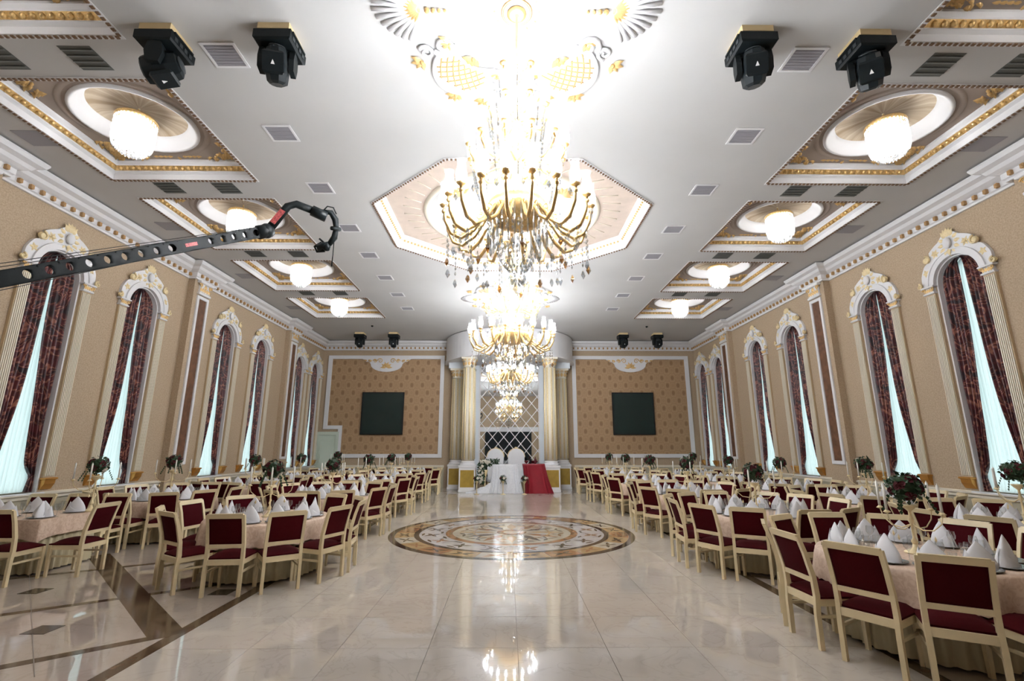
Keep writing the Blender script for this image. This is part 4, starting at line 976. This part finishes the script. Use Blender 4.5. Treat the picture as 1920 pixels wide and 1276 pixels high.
# ================================================================== DINING FURNITURE
# chair: local origin on the floor under the middle of the back, sitter faces +y
def chair_parts():
    P = []
    w, d = .215, .44
    def back_post(sx):
        x = sx*w; prof = [(0, .0, .021), (.0, .30, .023), (.012, .46, .024), (.0, .62, .022), (-.05, .82, .020), (-.10, .97, .018)]
        mb = MB(); vs = []; fs = []
        for y, z, r in prof: vs += [(x-.019, y-r, z), (x+.019, y-r, z), (x+.019, y+r, z), (x-.019, y+r, z)]
        for i in range(len(prof)-1):
            for k in range(4): fs.append((i*4+k, i*4+(k+1) % 4, i*4+4+(k+1) % 4, i*4+4+k))
        fs += [(3, 2, 1, 0), tuple(len(vs)-4+k for k in range(4))]
        return mb.add(vs, fs)
    for sx in (-1, 1): P.append(('leg', back_post(sx), 'chair_wood'))
    for sx in (-1, 1):
        x = sx*(w+.005); mb = MB(); vs = []
        for z, r in ((0, .015), (.36, .021), (.43, .022)): vs += [(x-r, d-r, z), (x+r, d-r, z), (x+r, d+r, z), (x-r, d+r, z)]
        fs = [(3, 2, 1, 0), (8, 9, 10, 11)]
        for i in range(2):
            for k in range(4): fs.append((i*4+k, i*4+(k+1) % 4, i*4+4+(k+1) % 4, i*4+4+k))
        P.append(('leg', mb.add(vs, fs), 'chair_wood'))
    mb = MB().box(-w, w, -.012, .012, .365, .43).box(-w, w, d-.012, d+.012, .365, .43)
    for sx in (-1, 1): x0, x1 = sorted((sx*w-.012, sx*w+.012)); mb.box(x0, x1, .0, d, .365, .43)
    P.append(('seat_frame', mb, 'chair_wood'))
    # upholstered seat, domed
    mb = MB(); vs = []; fs = []; n = 6
    for i in range(n+1):
        for j in range(n+1):
            u, v = i/n*2-1, j/n*2-1; z = .432+.055*(1-u**4)*(1-v**4)**.8+.012; vs.append((u*(w+.018), d/2+.02+v*(d/2+.005), z))
    for i in range(n):
        for j in range(n): fs.append((i*(n+1)+j, (i+1)*(n+1)+j, (i+1)*(n+1)+j+1, i*(n+1)+j+1))
    mb.add(vs, fs, True); mb.box(-w-.017, w+.017, .018, d+.022, .428, .446); P.append(('seat', mb, 'burgundy'))
    def rail(z0, y0, z1, y1, t):
        mb = MB(); v = [(-w, y0-t, z0), (w, y0-t, z0), (w, y0+t, z0), (-w, y0+t, z0), (-w, y1-t, z1), (w, y1-t, z1), (w, y1+t, z1), (-w, y1+t, z1)]
        return mb.add(v, [(3, 2, 1, 0), (4, 5, 6, 7), (0, 1, 5, 4), (1, 2, 6, 5), (2, 3, 7, 6), (3, 0, 4, 7)])
    P.append(('top_rail', rail(.925, -.086, .985, -.106, .019), 'chair_wood')); P.append(('lower_rail', rail(.565, .003, .61, .0, .017), 'chair_wood'))
    mb = MB(); n = 5; vs = []; fs = []
    for sgn in (-1, 1):
        o = len(vs)
        for i in range(n+1):
            for j in range(n+1):
                u, v = i/n*2-1, j/n; z = .61+(.925-.61)*v; yc = .0-.086*(v**1.15); bul = .018*(1-u**4)*(1-(2*v-1)**4); vs.append((u*(w-.018), yc+sgn*(.006+bul), z))
        for i in range(n):
            for j in range(n):
                q = (o+i*(n+1)+j, o+(i+1)*(n+1)+j, o+(i+1)*(n+1)+j+1, o+i*(n+1)+j+1); fs.append(q if sgn < 0 else q[::-1])
    P.append(('backrest', mb.add(vs, fs, True), 'burgundy'))
    for sx in (-1, 1): P.append(('stretcher', MB().box(sx*w-.011, sx*w+.011, .02, d-.02, .265, .29), 'chair_wood'))
    return [(n_, m_.mesh(n_, mt)) for n_, m_, mt in P]
CH = chair_parts()
HOURS = ['twelve', 'one', 'two', 'three', 'four', 'five', 'six', 'seven', 'eight', 'nine', 'ten', 'eleven']
def chair(x, y, face, label, group):
    c = empty('banquet_chair', (x, y, 0), face-PI/2); tag(c, label, 'chair', group)
    for n_, me in CH: put(n_, me, c)
    return c
# place setting meshes
me_plate = MB().lathe([(.05, .0), (.09, .004), (.15, .014), (.152, .018), (.09, .010), (.001, .009)], 24, cap=False).mesh('dinner_plate', 'plate')
def napkin_me():
    mb = MB(); prof = [(.125, 0), (.128, .04), (.112, .085), (.085, .135), (.048, .185), (.006, .235)]; n = 16; vs = []; fs = []
    for r, z in prof:
        for k in range(n): a = 2*PI*k/n; vs.append((r*math.cos(a)*(1+.03*math.cos(3*a)), r*.40*math.sin(a), z))
    for i in range(len(prof)-1):
        for k in range(n): fs.append((i*n+k, i*n+(k+1) % n, (i+1)*n+(k+1) % n, (i+1)*n+k))
    mb.add(vs, fs, True); vs = []; fs = []; n = 8
    # front flap, wrapped with a slanting edge
    for sgn in (-1, 1):
        o = len(vs)
        for i in range(6):
            t = i/5
            for k in range(n+1):
                a = PI*(1.02-.80*k/n*(1-t*.6)); r = .140-.03*t; vs.append((r*math.cos(a)+.02*t, sgn*(r*.44*math.sin(a)+.008), .002+.165*t*(1-.55*k/n)))
        for i in range(5):
            for k in range(n):
                q = (o+i*(n+1)+k, o+i*(n+1)+k+1, o+(i+1)*(n+1)+k+1, o+(i+1)*(n+1)+k); fs.append(q)
    return mb.add(vs, fs, True).mesh('folded_napkin', 'napkin')
me_nap = napkin_me()
me_wine = MB().lathe([(.033, 0), (.030, .004), (.005, .01), (.004, .085), (.012, .095), (.034, .125), (.036, .15), (.029, .19)], 10, cap=False).mesh('wine_glass', 'clear_glass')
me_tumb = MB().lathe([(.028, 0), (.03, .004), (.034, .10)], 10, cap=False).mesh('tumbler', 'clear_glass')
TZ = .765
def cloth_round(Rr, seed):
    rr = random.Random(seed); ph = rr.random()*6; mb = MB(); n = 120; vs = []; fs = []
    rows = [(0.0, TZ), (.5, TZ), (.9, TZ), (.985, TZ-.002), (1.0, TZ-.02)]
    for r, z in rows: vs += [(Rr*r*math.cos(2*PI*k/n), Rr*r*math.sin(2*PI*k/n), z) for k in range(n)] if r else [(0.001*math.cos(2*PI*k/n), .001*math.sin(2*PI*k/n), z) for k in range(n)]
    for t in (.25, .5, .75, 1.0):
        for k in range(n):
            a = 2*PI*k/n; f = math.sin(a*15+ph)+.5*math.sin(a*23+ph*2); r = Rr+.012+t*(.022+.028*f); z = TZ-.02-.26*t*(1+.04*math.sin(a*15+ph)+.05*math.sin(a*2+ph)) - (.012*abs(math.sin(a*30)) if t == 1 else 0); vs.append((r*math.cos(a), r*math.sin(a), z))
    for i in range(len(vs)//n-1):
        for k in range(n): fs.append((i*n+k, i*n+(k+1) % n, (i+1)*n+(k+1) % n, (i+1)*n+k))
    return mb.add(vs, fs, True).mesh('tablecloth', 'brocade')
ME_CL = [cloth_round(.87, q) for q in range(4)]
mb = MB(); n = 200; vs = []; fs = []
for z, amp in ((.73, .004), (.5, .012), (.02, .022)):
    for k in range(n): a = 2*PI*k/n; r = .775+amp*math.sin(a*40)+amp*.4*math.sin(a*13); vs.append((r*math.cos(a), r*math.sin(a), z))
for i in range(2):
    for k in range(n): fs.append((i*n+k, i*n+(k+1) % n, (i+1)*n+(k+1) % n, (i+1)*n+k))
me_skirt = mb.add(vs, fs, True).mesh('table_skirt', 'skirt')
me_ttop = MB().lathe([(.82, .725), (.84, .735), (.84, TZ-.008), (.82, TZ-.006)], 40).mesh('table_top', 'chair_wood')
# candelabra and flowers
me_cb = MB().lathe([(.10, 0), (.10, .012), (.06, .03), (.025, .06), (.018, .1)], 14).mesh('base', 'pale_gold')
me_cs = MB().lathe([(.016, .08), (.03, .12), (.012, .16), (.012, .30), (.028, .34), (.014, .38), (.014, .44), (.07, .50), (.075, .515)], 10).mesh('stem', 'pale_gold')
me_ca = MB().tube([(.015, 0, .30), (.10, 0, .26), (.2, 0, .27), (.28, 0, .34), (.30, 0, .42)], .006, 5).lathe([(.008, .42), (.035, .43), (.015, .45)], 8, Matrix.Translation((.30, 0, 0))).lathe([(.001, .16), (.014, .185), (.001, .22)], 4, Matrix.Translation((.2, 0, 0)), False).mesh('arm', 'pale_gold')
me_cc = MB().lathe([(.013, .44), (.012, .70), (.004, .705), (.002, .72)], 7).mesh('candle', 'candle')
def foliage_me(seed):
    rr = random.Random(seed); mb = MB().ball((0, 0, 0), .12, 8, 6)
    for k in range(150):
        u = rr.uniform(-1, 1); a = rr.random()*2*PI; d = Vector((math.sqrt(1-u*u)*math.cos(a), math.sqrt(1-u*u)*math.sin(a), u)); t = d.orthogonal().normalized(); t.rotate(Matrix.Rotation(rr.random()*6.3, 3, d)); bt = d.cross(t)
        c = d*rr.uniform(.11, .16); L_ = rr.uniform(.05, .085); w_ = .02; tip = c+t*L_+d*rr.uniform(0, .03)
        mb.add([c, c+t*L_*.5+bt*w_+d*.012, tip, c+t*L_*.5-bt*w_+d*.012], [(0, 1, 2, 3)])
    for q in range(4):
        a = rr.random()*6.3; z = -.05
        for k in range(5): z -= .035; r = .17+.015*k; p = Vector((r*math.cos(a), r*math.sin(a), z)); mb.add([p, p+Vector((.02, .01, -.015)), p+Vector((.005, .0, -.045)), p+Vector((-.015, -.01, -.015))], [(0, 1, 2, 3)])
    return mb.mesh('foliage', 'leaf')
ME_FO = [foliage_me(q) for q in range(3)]
mb = MB().ball((0, 0, 0), .022, 7, 5)
for k in range(9):
    a = k*2.4; r = .014+.0024*k; M_ = Matrix.Rotation(a, 4, 'Z') @ Matrix.Translation((r, 0, .004)) @ Matrix.Rotation(R(55-5*k), 4, 'Y'); mb.lathe([(.002, -.008), (.018, 0), (.024, .008)], 6, M_ @ Matrix.Diagonal((1, 1, .6, 1)), True, False)
ROSE_V = mb
me_rr = mb.mesh('rose', 'rose_red'); me_rw = mb.mesh('rose', 'rose_white')
def centrepiece(x, y, zf, tname, k):
    c = empty('candelabra', (x, y, TZ+.002), .6*k); tag(c, 'gilt candelabra with pale candles standing on the %s' % tname, 'candelabra', 'candelabra on the dining tables')
    sz = max((zf-.17-TZ)/.515, .6)
    put('base', me_cb, c); o = put('stem', me_cs, c, scale=(1, 1, sz))
    for q in range(4):
        a = put('arm', me_ca, c, (0, 0, .515*sz-.515+.02), (0, 0, q*PI/2+.4)); put('candle', me_cc, a, (.30, 0, 0))
    f = empty('flower_arrangement', (x, y, zf), k*1.1); tag(f, 'round bouquet of roses and greenery atop the candelabra on the %s' % tname, 'flowers', 'rose bouquets on the candelabra')
    put('foliage', ME_FO[k % 3], f, scale=(.95, .95, .95))
    for q in range(9):
        u = -.6+1.45*q/9; a = q*2.4+k; d = Vector((math.sqrt(max(1-u*u, 0))*math.cos(a), math.sqrt(max(1-u*u, 0))*math.sin(a), u)); e = d.to_track_quat('Z', 'Y').to_euler()
        put('rose', me_rw if (q+k) % 3 == 0 else me_rr, f, d*.135, e, (1.15, 1.15, 1.15))
CANDLES = []
def setting(x, y, ang, hour, tname, near):
    pos = lambda r, t: (x+r*math.cos(ang)-t*math.sin(ang), y+r*math.sin(ang)+t*math.cos(ang))
    h = HOURS[hour]; px, py = pos(.66, 0)
    o = put('dinner_plate', me_plate, None, (px, py, TZ+.001)); tag(o, 'silver grey plate at the %s o\'clock place of the %s' % (h, tname), 'plate', 'plates laid on the dining tables')
    o = put('folded_napkin', me_nap, None, (px, py, TZ+.0115), (0, 0, ang+PI/2+random.uniform(-.5, .5)), (1, 1, random.uniform(.92, 1.06))); tag(o, 'standing white napkin at the %s o\'clock place of the %s' % (h, tname), 'napkin', 'folded white napkins on the plates')
    gx, gy = pos(.47, .10); o = put('wine_glass', me_wine, None, (gx, gy, TZ+.001)); tag(o, 'clear wine glass at the %s o\'clock place of the %s' % (h, tname), 'glass', 'wine glasses on the dining tables')
    if near: gx, gy = pos(.45, -.04); o = put('tumbler', me_tumb, None, (gx, gy, TZ+.001)); tag(o, 'clear tumbler at the %s o\'clock place of the %s' % (h, tname), 'glass', 'tumblers on the dining tables')
def table(x, y, tname, k, zf=1.42, angles=None, near=False, rch=1.29):
    t = empty('banquet_table', (x, y, 0)); tag(t, 'round banquet table with pleated cream skirt, the %s' % tname, 'table', 'round banquet tables')
    put('table_top', me_ttop, t); put('table_skirt', me_skirt, t)
    o = put('tablecloth', ME_CL[k % 4], None, (x, y, 0), (0, 0, k*1.3)); tag(o, 'peach brocade cloth with wavy hem draped over the %s' % tname, 'tablecloth', 'peach cloths on the round tables')
    rr = random.Random(100+k); jit = angles is None
    if angles is None: angles = [30*q+rr.uniform(-3.5, 3.5) for q in range(12)]
    used = set()
    for a in angles:
        h = int(round((90-a)/30)) % 12
        while h in used: h = (h+1) % 12
        used.add(h); r = rch+(rr.uniform(-.05, .05) if jit else 0); an = R(a)
        chair(x+r*math.cos(an), y+r*math.sin(an), an+PI+(rr.uniform(-.10, .10) if jit else 0), 'cream chair with burgundy upholstery at the %s o\'clock seat of the %s' % (HOURS[h], tname), 'burgundy chairs around the banquet tables')
        setting(x, y, an, h, tname, near)
    centrepiece(x, y, zf, tname, k)
table(-3.75, 7.7, 'front left aisle table', 0, 1.46, [206, 237, 275, 305, 337, 5, 35, 65, 100, 135, 170], True)
for k, (x, y, z) in enumerate(((-3.95, 10.9, 1.42), (-4.05, 14.0, 1.46), (-4.1, 16.95, 1.44), (-4.1, 19.75, 1.42))): table(x, y, ORD[k+1]+' left aisle table', k+1, z, near=k < 1)
table(4.0, 5.05, 'front right aisle table', 5, 1.40, [154, 182, 212, 240, 270, 300, 330, 0, 30, 60, 90, 122], True, 1.24)
for k, (x, y, z) in enumerate(((3.95, 8.05, 1.40), (4.0, 11.15, 1.44), (4.05, 14.2, 1.44), (4.05, 17.1, 1.43), (4.05, 19.8, 1.42))): table(x, y, ORD[k+1]+' right aisle table', k+6, z, near=k < 1)
for k, (x, y, z) in enumerate(((-7.2, 10.5, 1.5), (-6.95, 13.35, 1.46), (-6.9, 16.2, 1.45), (-6.75, 19.2, 1.5))): table(x, y, ORD[k]+' left wall table', k+11, z)
for k, (x, y, z) in enumerate(((6.95, 6.75, 1.47), (6.95, 9.6, 1.47), (6.9, 12.5, 1.41), (6.9, 15.4, 1.40), (6.9, 18.35, 1.46))): table(x, y, ORD[k]+' right wall table', k+15, z)
# square-cornered table near the left wall
rx, ry, hx2, hy2 = -7.75, 7.93, .85, .55; nm = 'rectangular left wall table'
t = empty('rectangular_table', (rx, ry, 0)); tag(t, 'rectangular banquet table with pleated cream skirt near the left wall', 'table')
part('table_top', MB().box(-hx2+.02, hx2-.02, -hy2+.02, hy2-.02, .72, TZ-.008), 'chair_wood', t)
def rect_path(n, e):
    P = []; per = 4*(hx2+hy2); 
    for k in range(n):
        d = per*k/n
        for (ax, ay, bx, by, L_) in ((-1, -1, 1, -1, 2*hx2), (1, -1, 1, 1, 2*hy2), (1, 1, -1, 1, 2*hx2), (-1, 1, -1, -1, 2*hy2)):
            if d <= L_: t_ = d/L_; P.append(((ax+(bx-ax)*t_), (ay+(by-ay)*t_), d)); break
            d -= L_
    return P
mb = MB(); n = 220; vs = []; fs = []; rp = rect_path(n, 0)
for z, amp in ((.75, .004), (.5, .014), (.02, .03)):
    for k, (u, v, d) in enumerate(rp): q = 1+0; o_ = amp*math.sin(2*PI*k*44/n); vs.append((u*(hx2-.05+o_), v*(hy2-.05+o_), z))
for i in range(2):
    for k in range(n): fs.append((i*n+k, i*n+(k+1) % n, (i+1)*n+(k+1) % n, (i+1)*n+k))
part('table_skirt', mb.add(vs, fs, True), 'skirt', t)
mb = MB(); mb.box(-hx2, hx2, -hy2, hy2, TZ-.006, TZ); vs = []; fs = []
for t_ in (0, .33, .66, 1):
    for k, (u, v, d) in enumerate(rp):
        cr = (abs(u)*abs(v))**6; o_ = t_*(.012+.012*math.sin(2*PI*k*22/n)+.05*cr); vs.append((u*(hx2+o_), v*(hy2+o_), TZ-t_*(.25+.07*cr)))
for i in range(3):
    for k in range(n): fs.append((i*n+k, i*n+(k+1) % n, (i+1)*n+(k+1) % n, (i+1)*n+k))
o = part('tablecloth', mb.add(vs, fs, True), 'brocade', None, (rx, ry, 0)); tag(o, 'peach cloth with hanging square corners on the %s' % nm, 'tablecloth')
spots = [(rx+hx2+.68, ry-.35, PI, 'aisle end'), (-6.93, ry-hy2-.52, PI/2, 'near side, aisle half'), (-7.65, ry-hy2-.5, PI/2, 'near side, middle'), (-7.15, ry+hy2+.5, -PI/2, 'far side, aisle half'), (-7.8, ry+hy2+.5, -PI/2, 'far side, middle'), (-8.45, ry+hy2+.45, -PI/2, 'far side, wall half')]
for x, y, fa, w_ in spots:
    chair(x, y, fa, 'cream chair with burgundy upholstery at the rectangular left table, %s' % w_, 'burgundy chairs around the banquet tables')
    dx, dy = math.cos(fa), math.sin(fa); px, py = min(max(x+dx*.75, rx-hx2+.2), rx+hx2-.2), min(max(y+dy*.75, ry-hy2+.2), ry+hy2-.2)
    for n_, me, z_, lab, cat, grp in (('dinner_plate', me_plate, TZ+.001, 'silver grey plate', 'plate', 'plates laid on the dining tables'), ('folded_napkin', me_nap, TZ+.0115, 'standing white napkin', 'napkin', 'folded white napkins on the plates')):
        o = put(n_, me, None, (px, py, z_), (0, 0, fa+PI/2+.3)); tag(o, '%s on the rectangular left table, %s' % (lab, w_), cat, grp)
    o = put('wine_glass', me_wine, None, (px+dx*.13+.09*dy, py+dy*.13+.09*dx, TZ+.001)); tag(o, 'clear wine glass on the rectangular left table, %s' % w_, 'glass', 'wine glasses on the dining tables')
centrepiece(-7.02, 8.36, 1.5, nm, 21)

# ================================================================== WEDDING TABLE
def draped(name, hw_, hd_, zt, m, flare, nf, loc, label, cat, skew=0):
    mb = MB(); n = 160; vs = []; fs = []
    def pt(k, t):
        a = 2*PI*k/n; c, s_ = math.cos(a), math.sin(a); e = .35
        x = hw_*math.copysign(abs(c)**e, c); y = hd_*math.copysign(abs(s_)**e, s_); f = .5+.5*math.sin(a*nf+skew*t*6)
        g = 1+flare*t*t*(.5+.5*f)-.06*(1-f)*min(t*5, 1); return (x*g+skew*t, y*(1+flare*.5*t*(.4+.6*f)-.10*(1-f)*min(t*5, 1)), zt*(1-t)+.006*t)
    vs += [(0.001*math.cos(2*PI*k/n), .001*math.sin(2*PI*k/n), zt) for k in range(n)]
    for t_ in (0, .04, .2, .4, .6, .8, 1): vs += [pt(k, t_) for k in range(n)]
    for i in range(len(vs)//n-1):
        for k in range(n): fs.append((i*n+k, i*n+(k+1) % n, (i+1)*n+(k+1) % n, (i+1)*n+k))
    o = part(name, mb.add(vs, fs, True), m, None, loc); return tag(o, label, cat)
draped('white_tablecloth', .55, .36, 1.12, 'white_lace', .32, 22, (-.16, 20.0, 0), 'white lace cloth over the wedding table before the mirror', 'tablecloth')
draped('red_tablecloth', .46, .34, 1.14, 'red_satin', .30, 13, (.97, 20.0, 0), 'red satin cloth draped over the stand beside the white wedding table', 'tablecloth', .22)
mb = MB(); vs = []; fs = []
for i in range(13):
    for j in range(9):
        u, v = i/12, j/8; vs.append((-1.75+1.0*u, 19.7+.5*v, .02+(.40*u**1.3)*(1-.25*v)+.03*math.sin(u*14+v*5)))
for i in range(12):
    for j in range(8): fs.append((i*9+j, (i+1)*9+j, (i+1)*9+j+1, i*9+j+1))
for k, v_ in enumerate([(vs[i*9][0], vs[i*9][1], vs[i*9][2]) for i in range(13)]): pass
front = [vs[i*9] for i in range(13)]; o_ = len(vs); vs += [(p[0], p[1]-.03, .005) for p in front]
for i in range(12): fs.append((o_+i, o_+i+1, (i+1)*9, i*9))
o = part('white_drape', MB().add(vs, fs, True), 'white_lace'); tag(o, 'white lace train spread on the floor left of the wedding table', 'drapery')
for x, nm in ((-.61, 'left'), (.29, 'right')):
    c = empty('wedding_chair', (x, 21.15, 0)); tag(c, 'white round-backed upholstered chair behind the wedding table, %s of the pair' % nm, 'chair', 'white wedding chairs')
    A_ = [PI*k/14 for k in range(15)]; out = [(.36*math.cos(a), 1.38+.36*math.sin(a)) for a in A_]+[(-.33, .5), (.33, .5)]
    b = part('backrest', MB().prism(out, -.05, .06), 'white_leather', c); mb = MB()
    for r_ in range(5):
        for q in range(-2, 3): mb.ball((q*.13+(.065 if r_ % 2 else 0)-.03, -.055, .8+r_*.18), .014, 6, 4)
    o = part('tufting', mb, 'white', b); o['kind'] = 'stuff'
    part('gilt_border', MB().tube([(p[0]*1.02, 0, p[1]) for p in out[:15]], .028, 6).ball((0, 0, 1.77), .05, 8, 5), 'pale_gold', c)
    part('seat', MB().cbox(-.33, .33, -.62, .0, .38, .52, .03), 'white_leather', c)
    for sx in (-1, 1):
        for sy in (-.58, .0): part('leg', MB().tube([(sx*.28, sy, .38), (sx*.29, sy, 0)], [.03, .02], 6), 'pale_gold', c)
f = empty('bridal_flowers', (-1.0, 19.9, .75)); tag(f, 'cascading green and white flower arrangement on the left of the wedding table', 'flowers')
rr = random.Random(8); mb = MB(); 
def spray(mb, c, n, r, s_=.09):
    for k in range(n):
        d = Vector((rr.gauss(0, 1), rr.gauss(0, 1), rr.gauss(0, 1))).normalized(); p = Vector(c)+d*r*rr.uniform(.3, 1); t = d.orthogonal().normalized(); t.rotate(Matrix.Rotation(rr.random()*6.3, 3, d)); bt = d.cross(t); L_ = s_*rr.uniform(.7, 1.3)
        mb.add([p, p+t*L_*.5+bt*L_*.3, p+t*L_+d*.02, p+t*L_*.5-bt*L_*.3], [(0, 1, 2, 3)])
for c, n, r in (((-.1, 0, .38), 120, .22), ((.2, .05, .44), 120, .18), ((.45, .08, .48), 80, .14), ((-.16, -.08, .12), 110, .2), ((-.12, -.1, -.12), 80, .15), ((-.10, -.12, -.32), 40, .09)): spray(mb, c, n, r)
part('foliage', mb, 'leaf', f)
for k in range(20):
    t = k/19; c = Vector((-.15+.55*t, -.18+.1*rr.random(), .42+.1*rr.random())) if k < 12 else Vector((-.14+.2*rr.random()-.1, -.2, .3-.7*(k-12)/8)); put('rose', me_rw, f, c, (PI/2, 0, 0), (1.3, 1.3, 1.3))
part('vase', MB().lathe([(.12, -.74), (.12, -.7), (.03, -.62), (.03, -.2), (.10, .05), (.13, .15)], 12), 'pale_gold', f)
for x, nm in ((-1.33, 'left'), (-.27, 'middle'), (.60, 'right')):
    c = empty('floor_candle_stand', (x*.97, 19.4, 0)); tag(c, 'small gilt floor stand with flowers before the wedding table, %s of three' % nm, 'candle stand', 'floor stands before the wedding table')
    part('base', MB().lathe([(.10, 0), (.09, .015), (.02, .04)], 12), 'pale_gold', c); part('stem', MB().tube([(0, 0, .03), (0, 0, .40)], .015, 6), 'pale_gold', c)
    part('bowl', MB().lathe([(.015, .40), (.05, .44), (.08, .50), (.085, .52)], 10), 'pale_gold', c); put('foliage', ME_FO[1], c, (0, 0, .60), (0, 0, x), (.8, .8, .8))
    for q in range(5): put('rose', me_rr if q % 2 else me_rw, c, (.12*math.cos(q*1.26), .12*math.sin(q*1.26)-.03, .62), (PI/3, 0, q*1.26+PI/2), (1.2, 1.2, 1.2))
for k, (x, w_) in enumerate(((-.12, 'black'), (.08, 'dark red'))):
    o = part('bottle', MB().lathe([(.05, 0), (.05, .16), (.018, .22), (.018, .29)], 10), ('black', 'rose_red')[k], None, (.97+x, 20.0, 1.141)); tag(o, '%s bottle standing on the red draped stand' % w_, 'bottle', 'bottles on the red stand')
